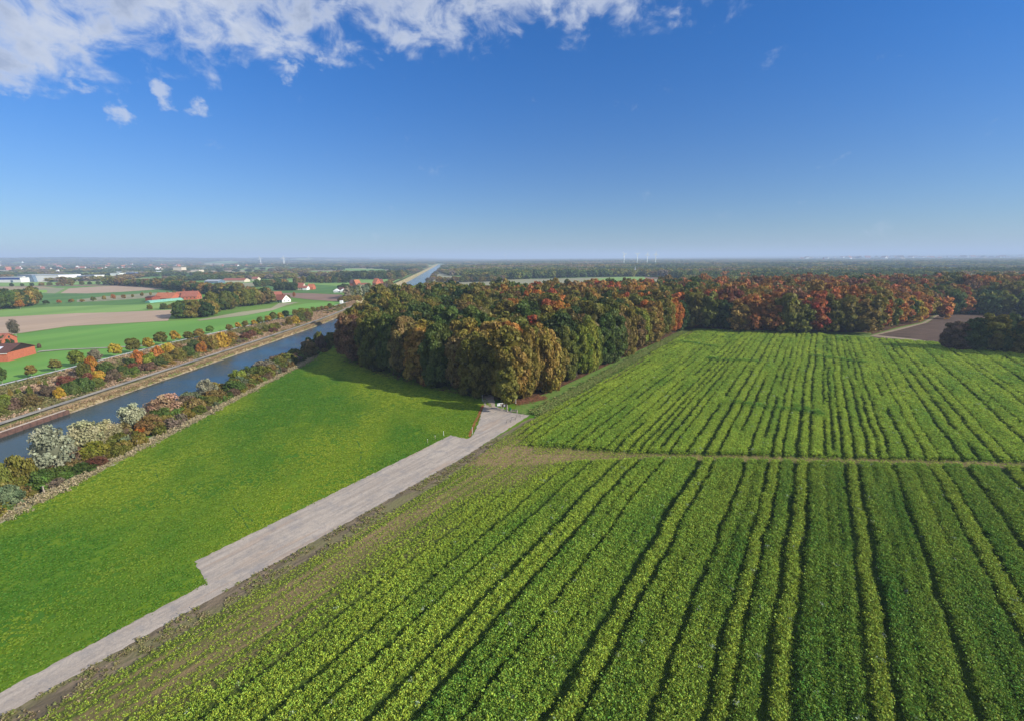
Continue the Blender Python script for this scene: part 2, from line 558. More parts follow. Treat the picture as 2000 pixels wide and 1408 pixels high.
# near meadow: bright grass with broad yellowish sweeps
def meadow_material():
    m, nt, b = principled('meadow_grass', rough=0.9, spec=0.1)
    g = nt.new('ShaderNodeNewGeometry'); P = g.outputs['Position']
    mp = rotscale(nt, P, 0.75, 1.0, 0.33)
    n1 = nt.new('ShaderNodeTexNoise', {'Vector': mp.outputs[0], 'Scale': 0.07, 'Detail': 5.0, 'Roughness': 0.55, 'Distortion': 0.3})
    c = nt.mix(nt.maprange(n1.outputs[0], 0.36, 0.62), (0.064, 0.172, 0.010), (0.172, 0.25, 0.012))
    mp2 = rotscale(nt, P, 0.58, 1.0, 0.08)
    n2 = nt.new('ShaderNodeTexNoise', {'Vector': mp2.outputs[0], 'Scale': 0.5, 'Detail': 5.0, 'Roughness': 0.6})
    c = nt.mix(nt.maprange(n2.outputs[0], 0.35, 0.7, 0.0, 0.55), c, (0.048, 0.125, 0.016))
    n3 = nt.new('ShaderNodeTexNoise', {'Vector': P, 'Scale': 2.6, 'Detail': 5.0, 'Roughness': 0.75})
    c = nt.mix(nt.maprange(n3.outputs[0], 0.38, 0.66, 0.0, 0.3), c, (0.028, 0.085, 0.010))
    nt.l.new(c, b.inputs['Base Color'])
    n4 = nt.new('ShaderNodeTexNoise', {'Vector': P, 'Scale': 1.6, 'Detail': 6.0, 'Roughness': 0.7})
    bp = nt.new('ShaderNodeBump', {'Strength': 1.0, 'Distance': 0.09, 'Height': n4.outputs[0]})
    nt.l.new(bp.outputs[0], b.inputs['Normal'])
    return m


MEAD = meadow_material()
wl = at(660, 675)
poly_sheet('meadow', [(-84.3, -120), (-84.3, 120), (-86.0, 180), (-88, 232), (-60, 205), (-8, 150), (6, 140), (10, 118), xy(-60.5, 90), xy(-60.5, -120)], 0.04, MEAD, px=False)


M_mark = noisy('wheel_mark_grass', (0.035, 0.095, 0.010), (0.06, 0.14, 0.012), 1.0)
for mi, line in enumerate([[(448, 980), (458, 994), (474, 1012), (486, 1034)], [(458, 978), (470, 992), (486, 1008), (500, 1026)], [(690, 850), (702, 868), (706, 890), (700, 915)], [(300, 905), (306, 926), (312, 938)]]):
    P_ = [at(*q) for q in line]
    poly_sheet('wheel_mark', [(q[0] - .16, q[1]) for q in P_] + [(q[0] + .16, q[1]) for q in P_[::-1]], 0.06 + mi * .004, M_mark, px=False)


# gravel: road, parking bay, forecourt
def gravel_material():
    m, nt, b = principled('gravel', rough=0.95, spec=0.1)
    g = nt.new('ShaderNodeNewGeometry'); P = g.outputs['Position']
    mp = rotscale(nt, P, 0.58, 1.0, 0.07)
    n1 = nt.new('ShaderNodeTexNoise', {'Vector': mp.outputs[0], 'Scale': 1.3, 'Detail': 6.0, 'Roughness': 0.65})
    c = nt.mix(nt.maprange(n1.outputs[0], 0.36, 0.64), (0.36, 0.30, 0.25), (0.48, 0.405, 0.335))
    n2 = nt.new('ShaderNodeTexNoise', {'Vector': P, 'Scale': 0.35, 'Detail': 6.0, 'Roughness': 0.7})
    c = nt.mix(nt.maprange(n2.outputs[0], 0.48, 0.68, 0.0, 0.6), c, (0.25, 0.235, 0.235))
    n5 = nt.new('ShaderNodeTexNoise', {'Vector': mp.outputs[0], 'Scale': 0.7, 'Detail': 3.0})
    c = nt.mix(nt.maprange(n5.outputs[0], 0.56, 0.68, 0.0, 0.45), c, (0.42, 0.29, 0.2))
    n6 = nt.new('ShaderNodeTexNoise', {'Vector': P, 'Scale': 0.9, 'Detail': 7.0, 'Roughness': 0.75, 'Distortion': 0.6})
    c = nt.mix(nt.maprange(n6.outputs[0], 0.5, 0.62, 0.0, 0.4), c, (0.23, 0.21, 0.2))
    n3 = nt.new('ShaderNodeTexNoise', {'Vector': P, 'Scale': 7.0, 'Detail': 3.0})
    c = nt.mix(nt.maprange(n3.outputs[0], 0.4, 0.65, 0.0, 0.3), c, (0.22, 0.2, 0.18))
    nt.l.new(c, b.inputs['Base Color'])
    bp = nt.new('ShaderNodeBump', {'Strength': 0.7, 'Distance': 0.05, 'Height': n3.outputs[0]})
    nt.l.new(bp.outputs[0], b.inputs['Normal'])
    return m


def ragged(pts, step=1.0, amp=0.12, seed=1):
    out = []
    rr = random.Random(seed)
    n = len(pts)
    for i in range(n):
        a = Vector(pts[i]); c = Vector(pts[(i + 1) % n])
        L = (c - a).length; k = max(1, int(L / step))
        d = (c - a).normalized(); nn = Vector((-d.y, d.x))
        for j in range(k):
            p = a + (c - a) * (j / k)
            if j: p += nn * rr.uniform(-amp, amp)
            out.append((p.x, p.y))
    return out


grav = [xy(-59.8, -60), xy(-59.8, 20), xy(-59.8, 72), at(1034, 811), at(1003, 806), at(968, 794), at(964, 772), at(940, 768), at(945, 792), at(933, 830), at(925, 848), at(918, 855), at(912, 857), at(880, 850), at(380, 1097), at(404, 1139), xy(-63.8, -60)]
poly_sheet('gravel_road', ragged(grav, 0.6, 0.16, 3), 0.075, gravel_material(), px=False)

# bare soil strip beside the gravel
M_soil = noisy('bare_soil', (0.20, 0.15, 0.10), (0.12, 0.095, 0.06), 1.2, vec=(0.58, 1.0, 0.2), bump=0.15, bscale=2.0, c3=(0.17, 0.155, 0.07), c3s=0.45, lo=0.4, hi=0.6)
poly_sheet('soil_strip', ragged([xy(-60.4, -60), xy(-55.5, -60), xy(-56, 60), xy(-55, 84), xy(-57.0, 104), xy(-60.4, 101), xy(-60.4, 60)], 1.2, 0.25, 5), 0.055, M_soil, px=False)
# forest floor and verge
M_litter = noisy('leaf_litter', (0.16, 0.075, 0.035), (0.06, 0.035, 0.02), 0.8, bump=0.1, lo=0.4, hi=0.6)
W_FRONT = [at(662, 702), at(715, 721), at(765, 741), at(865, 764), at(940, 778), at(975, 780), at(1010, 788), at(1068, 772), at(1338, 646), at(1520, 655), at(1700, 655), at(1750, 641), at(1800, 630), at(1826, 616), at(1895, 604.5), at(2000, 610)]
W_BACK = [(620, 330), (620, 520), (300, 470), (150, 445), (46, 408), (-50, 385), (-99, 378), (-92, 300)]
WOOD = W_FRONT + W_BACK
poly_sheet('forest_floor', WOOD, 0.06, M_litter, px=False)
M_verge = noisy('verge_grass', (0.095, 0.19, 0.025), (0.17, 0.22, 0.05), 0.8, bump=0.15, bscale=2.5)
poly_sheet('verge', [at(1003, 804), at(1012, 785), at(1070, 768), at(1342, 641), at(1702, 651), at(1702, 662), xy(-58, 270), xy(-58, 120), at(1036, 811)], 0.09, M_verge, px=False)

# ------------------------------------------------------------------ distant fields
def fieldmat(name, a, b_, rot=0.3):
    return noisy(name, a, b_, 0.12, vec=(rot, 1.0, 0.15), lo=0.3, hi=0.7, bump=0.0, c3=tuple(x * 0.85 for x in a), c3s=0.03)


F_tan = fieldmat('tan_soil', (0.46, 0.33, 0.23), (0.38, 0.27, 0.18))
F_brown = fieldmat('brown_soil', (0.27, 0.17, 0.12), (0.22, 0.14, 0.10))
F_dgreen = fieldmat('dark_pasture', (0.085, 0.19, 0.04), (0.11, 0.21, 0.045))
F_lgreen = fieldmat('light_pasture', (0.19, 0.33, 0.07), (0.23, 0.34, 0.09))
F_ygreen = fieldmat('yellow_green_crop', (0.24, 0.40, 0.05), (0.2, 0.36, 0.05))
F_bgreen = fieldmat('bright_pasture', (0.13, 0.30, 0.045), (0.17, 0.32, 0.055))
F_pale = fieldmat('dry_grass', (0.38, 0.34, 0.21), (0.28, 0.27, 0.15))
F_stub = fieldmat('stubble', (0.30, 0.28, 0.17), (0.24, 0.24, 0.13))
FIELDS = [
    ('scrub_land', F_stub, [(790, 575), (846, 546), (856, 532), (900, 545), (960, 549), (1125, 544), (1200, 542), (1262, 541.5), (1330, 548), (1330, 566), (1000, 580)]),
    ('bright_meadow', F_bgreen, [(0, 657), (60, 651), (135, 639), (330, 628), (400, 622), (470, 612), (560, 600), (600, 593), (660, 590), (672, 593), (600, 611), (480, 636), (380, 662), (215, 700), (60, 735), (0, 750)]),
    ('ploughed_field', F_tan, [(-200, 640), (0, 620), (150, 612.5), (213, 611), (341, 605.5), (328, 627), (132, 638), (49, 650), (0, 656.5), (-200, 690)]),
    ('light_meadow', F_lgreen, [(-200, 622), (0, 606), (95, 600), (284, 595), (355, 588), (400, 588), (400, 597), (341, 605.5), (213, 611), (150, 612.5), (0, 620), (-200, 640)]),
    ('dark_meadow', F_dgreen, [(0, 606), (60, 592), (75, 574), (150, 572), (235, 571.5), (325, 565), (360, 567), (400, 575), (370, 580), (284, 586), (284, 595), (95, 600)]),
    ('dry_meadow', F_stub, [(150, 586), (200, 580), (290, 573), (360, 570), (365, 575), (300, 582), (200, 589), (150, 591)]),
    ('bare_field', F_tan, [(118, 573.5), (135, 564), (235, 557.5), (262, 558.5), (325, 565), (235, 571), (170, 574)]),
    ('stubble_field', F_stub, [(45, 565), (128, 563), (108, 574), (60, 573)]),
    ('yellow_meadow', F_ygreen, [(53, 567.5), (92, 567), (92, 572), (60, 575)]),
    ('hedge_verge', F_brown, [(30, 560.5), (200, 559), (235, 557.4), (235, 555.8), (130, 558), (30, 559)]),
    ('back_meadow', F_lgreen, [(-50, 557), (0, 553), (200, 550.5), (212, 554.5), (130, 557.5), (0, 560.5)]),
    ('brown_field', F_brown, [(529, 573), (600, 573.5), (668, 576.5), (678, 590), (640, 588.5), (600, 585.5), (560, 580.5)]),
    ('farm_pasture', F_dgreen, [(529, 572), (520, 560), (600, 556), (660, 552), (672, 560), (668, 575.5), (600, 572.5)]),
    ('sandy_yard', F_pale, [(384, 626), (472, 610), (529, 603), (545, 593), (585, 591), (560, 597), (533, 607), (480, 617), (390, 627.5)]),
    ('middle_field', F_brown, [(576, 541.5), (659, 542.5), (672, 546), (620, 546.5), (576, 545)]),
    ('far_green_field', F_lgreen, [(576, 535), (648, 533.5), (648, 540.5), (576, 540.5)]),
    ('yellow_field', F_ygreen, [(541, 531.5), (556, 531.5), (556, 533.5), (541, 533.5)]),
    ('tan_field', F_stub, [(380, 558.5), (500, 552.5), (502, 560), (382, 563)]),
    ('pasture', F_lgreen, [(516, 560), (500, 551), (600, 546.5), (700, 547), (790, 541), (770, 552), (720, 560), (672, 560), (600, 556)]),
    ('canal_side_field', F_lgreen, [(669, 525), (752, 526.5), (752, 530), (669, 529.5)]),
    ('clearing_field', F_stub, [(885, 560), (960, 549.5), (1010, 546.5), (1125, 544.5), (1150, 548), (1120, 562)]),
    ('pale_green_field', F_lgreen, [(1138, 550), (1165, 545), (1200, 542.5), (1258, 542), (1262, 546), (1240, 556), (1160, 556)]),
    ('narrow_brown_field', F_brown, [(1200, 542.3), (1258, 541.8), (1300, 543.5), (1300, 545), (1262, 545.8), (1258, 542)]),
    ('far_meadow', F_lgreen, [(900, 522), (1000, 519.5), (1000, 523), (930, 525)]),
    ('hill_meadow', F_lgreen, [(390, 516.5), (455, 514), (480, 517), (400, 519)]),
]
EXCL = []
for i, (nm, mt, pts) in enumerate(FIELDS):
    poly_sheet(nm, pts, 0.05 + 0.012 * i, mt)
    EXCL.append([at(*p) for p in pts])


def ploughed_material():
    m, nt, b = principled('ploughed_earth', rough=0.95, spec=0.1)
    g = nt.new('ShaderNodeNewGeometry'); P = g.outputs['Position']
    mp = rotscale(nt, P, -0.95, 1.0, 0.1)
    n = nt.new('ShaderNodeTexNoise', {'Vector': mp.outputs[0], 'Scale': 0.6, 'Detail': 6.0, 'Roughness': 0.7})
    c = nt.mix(nt.maprange(n.outputs[0], 0.4, 0.6), (0.07, 0.048, 0.036), (0.14, 0.092, 0.068))
    nt.l.new(c, b.inputs['Base Color'])
    bp = nt.new('ShaderNodeBump', {'Strength': 1.0, 'Distance': 0.5, 'Height': n.outputs[0]})
    nt.l.new(bp.outputs[0], b.inputs['Normal'])
    return m


poly_sheet('ploughed_land', [at(1704, 660), at(1713, 655), at(1812, 631), at(1832, 617.5), at(1902, 605.5), at(1960, 607), at(2000, 613), (560, 330), (420, 235), at(2000, 690), at(1850, 672)], 0.10, ploughed_material(), px=False)
M_sand = noisy('sandy_track', (0.34, 0.27, 0.19), (0.26, 0.2, 0.14), 0.6)
poly_sheet('field_track', [at(1698, 657), at(1750, 643.5), at(1801, 631.5), at(1827, 617), at(1896, 605.3), at(1900, 606), at(1832, 618), at(1808, 632), at(1755, 646), at(1713, 655.5), at(1790, 663.5), at(1830, 669.5), at(1780, 665.5)], 0.13, M_sand, px=False)


def inpoly(X, Y, poly):
    X = np.asarray(X); Y = np.asarray(Y)
    r = np.zeros(X.shape, bool)
    n = len(poly); j = n - 1
    for i in range(n):
        xi, yi = poly[i]; xj, yj = poly[j]
        if yi != yj:
            c = ((yi > Y) != (yj > Y)) & (X < (xj - xi) * (Y - yi) / (yj - yi) + xi)
            r ^= c
        j = i
    return r


# ------------------------------------------------------------------ cover crop
GROOVES = [-50.5, -47, -43.5, -38.5, -35.0, -30.4, -26.9, -22.6, -16.3, -13.7, -8.2, -4.1, -2.2, 0.45, 2.7, 8.8, 11.0, 17.0, 23.1, 25.4, 29.2, 35.2, 38.0, 43.5, 47, 53, 55.5, 62, 68.5, 71, 78, 84, 90, 93, 101, 108, 116]
GW = [.5, .4, .5, .5, .5, .75, .7, .5, .9, .6, .6, .6, .55, .8, .75, .7, .7, .7, .5, .4, .7, .75, .5, .8, .4, .8, .5, .8, .8, .5, .8, .8, .8, .5, .8, .8, .8]
XG = [-56, -53.6, -41.2, -33, -28.5, -24.7, -19.3, -11.2, -6.1, 5.6, 7.1, 13.4, 15.2, 20.3, 32.2]
SB = [st(*at(*p)) for p in ((1060, 915), (880, 985), (560, 1230), (240, 1400))]
SB_t = [p[1] for p in SB][::-1]; SB_s = [p[0] for p in SB][::-1]


def crop_fields(S, T):
    """height of the crop, bare (0..1), yellow tone (0..1)"""
    stripc = 107.6 + 0.556 * S
    d = T - stripc
    wig = (fbm(T / 9.0, S / 30.0, 5, 3) - .5) * 0.9
    wig2 = (fbm(T / 35.0, S / 60.0, 15, 2) - .5) * 1.6
    Sw = S + wig + wig2 * 0.5
    S_r = S + (fbm(S / .9, T / 1.6, 17, 2) - .5) * 0.6
    h = 1.0 + 0.40 * (fbm(S / 2.6, T / 7.0, 21) - .5) + 0.5 * (fbm(S / 9.0, T / 26.0, 22) - .5)
    groove = np.zeros_like(S)
    for g, wd in zip(GROOVES, GW):
        br = 0.55 + 0.45 * sstep(fbm(T / 14.0, np.full_like(T, g), 31, 2), .28, .48)
        groove = np.maximum(groove, br * np.exp(-np.abs((Sw + S_r - S - g) / (wd * 0.66)) ** 3))
    beyond = sstep(d, 1, 3)
    for g in XG:
        br = sstep(fbm(T / 18.0, np.full_like(T, g * 3.1), 41, 2), .30, .5) * (0.25 + .75 * beyond)
        groove = np.maximum(groove, br * 0.95 * np.exp(-np.abs((Sw + S_r - S - g) / 0.50) ** 3))
    wid = 1.5 + 4.5 * sstep(-S, 25, 55)
    strp = 1 - sstep(np.abs(d + 1.2 * sstep(-S, 25, 55)), wid * 0.75, wid * 1.15 + 0.3)
    sb = np.interp(T, SB_t, SB_s)
    sbb = np.where(d > 0, -60 + 8 * sstep(20 - d, 0, 20), sb)
    nb = (fbm(S / 5.0, T / 16.0, 51) - .5) * 6
    sparse = 1 - sstep(S + nb, sbb - 1.0, sbb + 6.5)
    low = np.maximum(strp, sparse)
    far = sstep(T, 250, 275)
    h = h * (1 - 0.93 * groove) * (1 - low) + low * (0.08 + 0.26 * fbm(S * 1.2, T / 3.0, 61)) * (1 - .5 * groove)
    bare = np.clip(sparse * (0.34 + 1.9 * (fbm(S / .6, T / 14.0, 71) - .42)) + strp * (0.6 + .9 * (fbm(S / 2.5, T / 2.5, 73) - .4)), 0, 1)
    # tracks worn into the thin part
    for g in (-57.2, -52.0, -50.2):
        bare = np.maximum(bare, sparse * 0.8 * np.exp(-((S + wig * .3 - g) / 0.55) ** 2))
    # between the thin margin and the full crop the plants stay lower and paler
    mid = (1 - sstep(S + nb, sbb + 6, sbb + 22)) * (d < 0)
    h = h * (1 - 0.35 * mid)
    # tone: yellow-green bands of crop between paired wheel marks
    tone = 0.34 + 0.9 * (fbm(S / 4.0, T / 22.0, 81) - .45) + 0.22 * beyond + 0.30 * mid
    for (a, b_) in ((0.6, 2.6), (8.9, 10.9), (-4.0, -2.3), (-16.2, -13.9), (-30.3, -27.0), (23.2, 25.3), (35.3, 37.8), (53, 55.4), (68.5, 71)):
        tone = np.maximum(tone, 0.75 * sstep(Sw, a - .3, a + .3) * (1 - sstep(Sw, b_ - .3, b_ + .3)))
    tone = tone * (1 - low) + low * (0.85 + 0.5 * (fbm(S / 2.0, T / 6.0, 91) - .5))
    # lush darker clumps across the rows far out
    for (px0, py0, px1, py1) in ((1330, 672, 1400, 682), (1385, 705, 1480, 711), (1590, 700, 1690, 712), (1560, 800, 1600, 815), (1440, 792, 1590, 812)):
        a = st(*at(px0, py0)); c = st(*at(px1, py1))
        L2 = (c[0] - a[0]) ** 2 + (c[1] - a[1]) ** 2
        q = np.clip(((S - a[0]) * (c[0] - a[0]) + (T - a[1]) * (c[1] - a[1])) / L2, 0, 1)
        dd = np.hypot(S - a[0] - q * (c[0] - a[0]), T - a[1] - q * (c[1] - a[1]))
        k = np.exp(-(dd / 1.6) ** 2) * (0.4 + fbm(S / 2, T / 2, 95))
        h = h + 0.45 * k; tone = tone * (1 - 0.9 * np.clip(k, 0, 1))
    return np.clip(h, 0.03, 2), np.clip(bare, 0, 1), np.clip(tone, 0, 1), groove * (1 - low)


CROP_POLY = [xy(-57.5, -70), xy(-56, 60), at(1040, 816), xy(-57.5, 125), xy(-58.5, 272), at(1352, 647), at(1500, 650), at(1700, 661), at(1850, 673), at(2000, 692), (330, 180), (330, -100)]


def build_crop():
    s_ = np.arange(-59, 140, 0.45); t_ = np.arange(-40, 300, 0.6)
    S, T = np.meshgrid(s_, t_)
    h, bare, tone, _g = crop_fields(S, T)
    X = S * DY + T * DX; Y = -S * DX + T * DY
    ok = inpoly(X, Y, CROP_POLY)
    V = np.stack([X, Y, 0.10 + h * 0.60], -1).reshape(-1, 3)
    nx, ny = len(s_), len(t_)
    i = (np.arange(ny - 1)[:, None] * nx + np.arange(nx - 1)[None, :])
    keep = ok[:-1, :-1] & ok[1:, 1:] & ok[1:, :-1] & ok[:-1, 1:]
    i = i[keep]
    Fq = np.stack([i, i + 1, i + nx + 1, i + nx], -1)
    used = np.unique(Fq); remap = -np.ones(len(V), np.int64); remap[used] = np.arange(len(used))
    me = np_mesh('crop_field', V[used], remap[Fq], {
        'bare': ('POINT', 'FLOAT', bare.ravel()[used]), 'tone': ('POINT', 'FLOAT', tone.ravel()[used])}, smooth=True)
    m, nt, b = principled('crop_under_layer', rough=0.9, spec=0.1)
    g = nt.new('ShaderNodeNewGeometry'); P = g.outputs['Position']
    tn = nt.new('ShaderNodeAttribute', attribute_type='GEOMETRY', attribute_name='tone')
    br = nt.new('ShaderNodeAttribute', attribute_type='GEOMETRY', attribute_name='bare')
    c = nt.mix(tn.outputs['Fac'], (0.022, 0.060, 0.008), (0.085, 0.125, 0.016))  # darkened base colour paints shade into plant gaps and groove floors
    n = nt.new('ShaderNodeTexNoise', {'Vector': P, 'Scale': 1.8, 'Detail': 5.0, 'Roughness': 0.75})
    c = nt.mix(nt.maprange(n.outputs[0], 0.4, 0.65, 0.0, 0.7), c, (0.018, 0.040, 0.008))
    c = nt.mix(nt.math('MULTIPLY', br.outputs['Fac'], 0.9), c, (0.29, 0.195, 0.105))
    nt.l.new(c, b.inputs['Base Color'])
    bp = nt.new('ShaderNodeBump', {'Strength': 1.0, 'Distance': 0.35, 'Height': n.outputs[0]})
    nt.l.new(bp.outputs[0], b.inputs['Normal'])
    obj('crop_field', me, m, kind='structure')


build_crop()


def rand_rot(n, rng, tilt=1.0):
    """random orthonormal pairs (a, b) for leaf quads; normals biased to +z by 1/tilt"""
    nrm = rng.normal(size=(n, 3)); nrm[:, 2] = np.abs(nrm[:, 2]) + (1 - tilt)
    nrm /= np.linalg.norm(nrm, axis=1, keepdims=True)
    r = rng.normal(size=(n, 3))
    a = np.cross(nrm, r); a /= np.linalg.norm(a, axis=1, keepdims=True)
    b = np.cross(nrm, a)
    return a, b


def quads(C, A, B, size):
    size = np.asarray(size).reshape(-1, 1)
    V = np.stack([C - A * size - B * size * .7, C + A * size - B * size * .7, C + A * size + B * size * .7, C - A * size + B * size * .7], 1).reshape(-1, 3)
    Fq = np.arange(len(C) * 4).reshape(-1, 4)
    return V, Fq


def gn_scatter(name, templates, pts, scl, colr, mat, props, rot=None, pick=None):
    """ONE object: its own mesh holds the plant templates (tid>=0) and the loose points (tid=-1) they grow on"""
    V = []; Fs = []; tid = []; tint = []
    off = 0
    for k, (v, f, ti) in enumerate(templates):
        V.append(v); Fs.append(f + off); off += len(v)
        tid.append(np.full(len(v), k)); tint.append(ti)
    n = len(pts)
    nt_ = off
    V.append(pts); tid.append(np.full(n, -1)); tint.append(np.zeros((n, 3)))
    tid = np.concatenate(tid).astype(np.int32)
    scl_all = np.concatenate([np.ones((nt_, 3)), scl])
    col_all = np.concatenate([np.ones((nt_, 4)), np.concatenate([colr, np.ones((n, 1))], 1)])
    rot_all = np.concatenate([np.zeros(nt_), RNG.uniform(0, 6.283, n)])
    pk = np.concatenate([np.zeros(nt_), RNG.integers(0, len(templates), n) if pick is None else pick]).astype(np.int32)
    me = np_mesh(name, np.concatenate(V), np.concatenate(Fs), {
        'tid': ('POINT', 'INT', tid), 'tint': ('POINT', 'FLOAT_VECTOR', np.concatenate(tint)),
        'scl': ('POINT', 'FLOAT_VECTOR', scl_all), 'col': ('POINT', 'FLOAT_COLOR', col_all),
        'rotz': ('POINT', 'FLOAT', rot_all), 'pk': ('POINT', 'INT', pk)})
    o = obj(name, me, mat, **props)
    g = bpy.data.node_groups.new(name + '_scatter', 'GeometryNodeTree')
    g.interface.new_socket('Geometry', in_out='INPUT', socket_type='NodeSocketGeometry')
    g.interface.new_socket('Geometry', in_out='OUTPUT', socket_type='NodeSocketGeometry')
    gi = g.nodes.new('NodeGroupInput'); go = g.nodes.new('NodeGroupOutput')
    L = g.links

    def attr(nm, typ):
        a = g.nodes.new('GeometryNodeInputNamedAttribute'); a.data_type = typ
        a.inputs[0].default_value = nm
        return a.outputs[0]

    def cmp(val):
        c = g.nodes.new('FunctionNodeCompare'); c.data_type = 'INT'; c.operation = 'EQUAL'
        L.new(attr('tid', 'INT'), c.inputs[2]); c.inputs[3].default_value = val
        return c.outputs[0]
    j = g.nodes.new('GeometryNodeJoinGeometry') if False else None
    insts = []
    for k in range(len(templates)):
        s = g.nodes.new('GeometryNodeSeparateGeometry'); s.domain = 'POINT'
        L.new(gi.outputs[0], s.inputs[0]); L.new(cmp(k), s.inputs[1])
        insts.append(s.outputs[0])
    gti = g.nodes.new('GeometryNodeGeometryToInstance')
    for q in reversed(insts): L.new(q, gti.inputs[0])
    s = g.nodes.new('GeometryNodeSeparateGeometry'); s.domain = 'POINT'
    L.new(gi.outputs[0], s.inputs[0]); L.new(cmp(-1), s.inputs[1])
    m2p = g.nodes.new('GeometryNodeMeshToPoints'); L.new(s.outputs[0], m2p.inputs[0])
    iop = g.nodes.new('GeometryNodeInstanceOnPoints')
    L.new(m2p.outputs[0], iop.inputs['Points'])
    L.new(gti.outputs[0], iop.inputs['Instance'])
    iop.inputs['Pick Instance'].default_value = True
    L.new(attr('pk', 'INT'), iop.inputs['Instance Index'])
    cx = g.nodes.new('ShaderNodeCombineXYZ'); L.new(attr('rotz', 'FLOAT'), cx.inputs[2])
    e2r = g.nodes.new('FunctionNodeEulerToRotation'); L.new(cx.outputs[0], e2r.inputs[0])
    L.new(e2r.outputs[0], iop.inputs['Rotation'])
    L.new(attr('scl', 'FLOAT_VECTOR'), iop.inputs['Scale'])
    L.new(iop.outputs[0], go.inputs[0])
    md = o.modifiers.new('scatter', 'NODES'); md.node_group = g
    return o


def plant_template(seed, n=34, r=0.34, h=0.50, ls=0.068):
    rng = np.random.default_rng(seed)
    C = np.stack([rng.normal(0, r * .5, n), rng.normal(0, r * .5, n), rng.uniform(0.02, h, n)], -1)
    A, B = rand_rot(n, rng, 0.55)
    V, Fq = quads(C, A, B, rng.uniform(.6, 1.3, n) * ls)
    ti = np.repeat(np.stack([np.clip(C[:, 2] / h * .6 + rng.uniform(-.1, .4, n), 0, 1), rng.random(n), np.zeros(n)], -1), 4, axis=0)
    return V, Fq, ti


def build_crop_plants():
    sp = 0.31
    s_ = np.arange(-58.5, 138, sp); t_ = np.arange(-38, 298, sp)
    S, T = np.meshgrid(s_, t_)
    S = S.ravel() + RNG.uniform(-.2, .2, S.size); T = T.ravel() + RNG.uniform(-.2, .2, T.size)
    X = S * DY + T * DX; Y = -S * DX + T * DY
    r = np.hypot(X, Y)
    k = np.maximum(1, r / 125.0)
    keep = (RNG.random(S.size) < 1 / k ** 2) & inpoly(X, Y, CROP_POLY) & (Y > 5)
    a = np.abs(np.arctan2(X, Y)) < math.radians(58)
    keep &= a
    S, T, X, Y, k = S[keep], T[keep], X[keep], Y[keep], k[keep]
    h, bare, tone, gr = crop_fields(S, T)
    keep = (RNG.random(S.size) > bare * 0.62) & (RNG.random(S.size) > gr * 0.85)
    S, T, X, Y, k, h, bare, tone = [q[keep] for q in (S, T, X, Y, k, h, bare, tone)]
    n = len(S)
    z = 0.10 + h * 0.76 - 0.08
    sc_ = (0.75 + 0.5 * RNG.random(n)) * (0.33 + 0.55 * np.clip(h, 0, 1.1))
    sxy = sc_ * np.minimum(k, 2.6) ** 0.95
    scl = np.stack([sxy, sxy, sc_ * np.minimum(k, 2.0) ** .5], -1)
    dark = np.array([0.095, 0.220, 0.022]); yel = np.array([0.34, 0.42, 0.038])
    tt = np.clip(tone + RNG.normal(0, .12, n), 0, 1)[:, None]
    col = dark * (1 - tt) + yel * tt
    fl = RNG.random(n) < 0.004
    col[fl] = (0.30, 0.36, 0.22)
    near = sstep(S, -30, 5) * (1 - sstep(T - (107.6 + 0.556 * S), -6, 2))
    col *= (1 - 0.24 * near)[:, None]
    col *= (0.72 + 0.56 * RNG.random((n, 1)))
    print('crop plants', n)
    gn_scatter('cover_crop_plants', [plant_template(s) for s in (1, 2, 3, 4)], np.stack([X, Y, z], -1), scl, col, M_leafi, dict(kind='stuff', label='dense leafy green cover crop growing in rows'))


build_crop_plants()

# ------------------------------------------------------------------ trees
ICO = None


def ico(sub=1):
    bm = bmesh.new(); bmesh.ops.create_icosphere(bm, subdivisions=sub, radius=1.0)
    V = np.array([v.co[:] for v in bm.verts]); Fq = np.array([[v.index for v in f.verts] for f in bm.faces]); bm.free()
    return V, Fq


ICO1 = ico(1); ICO2 = ico(2)


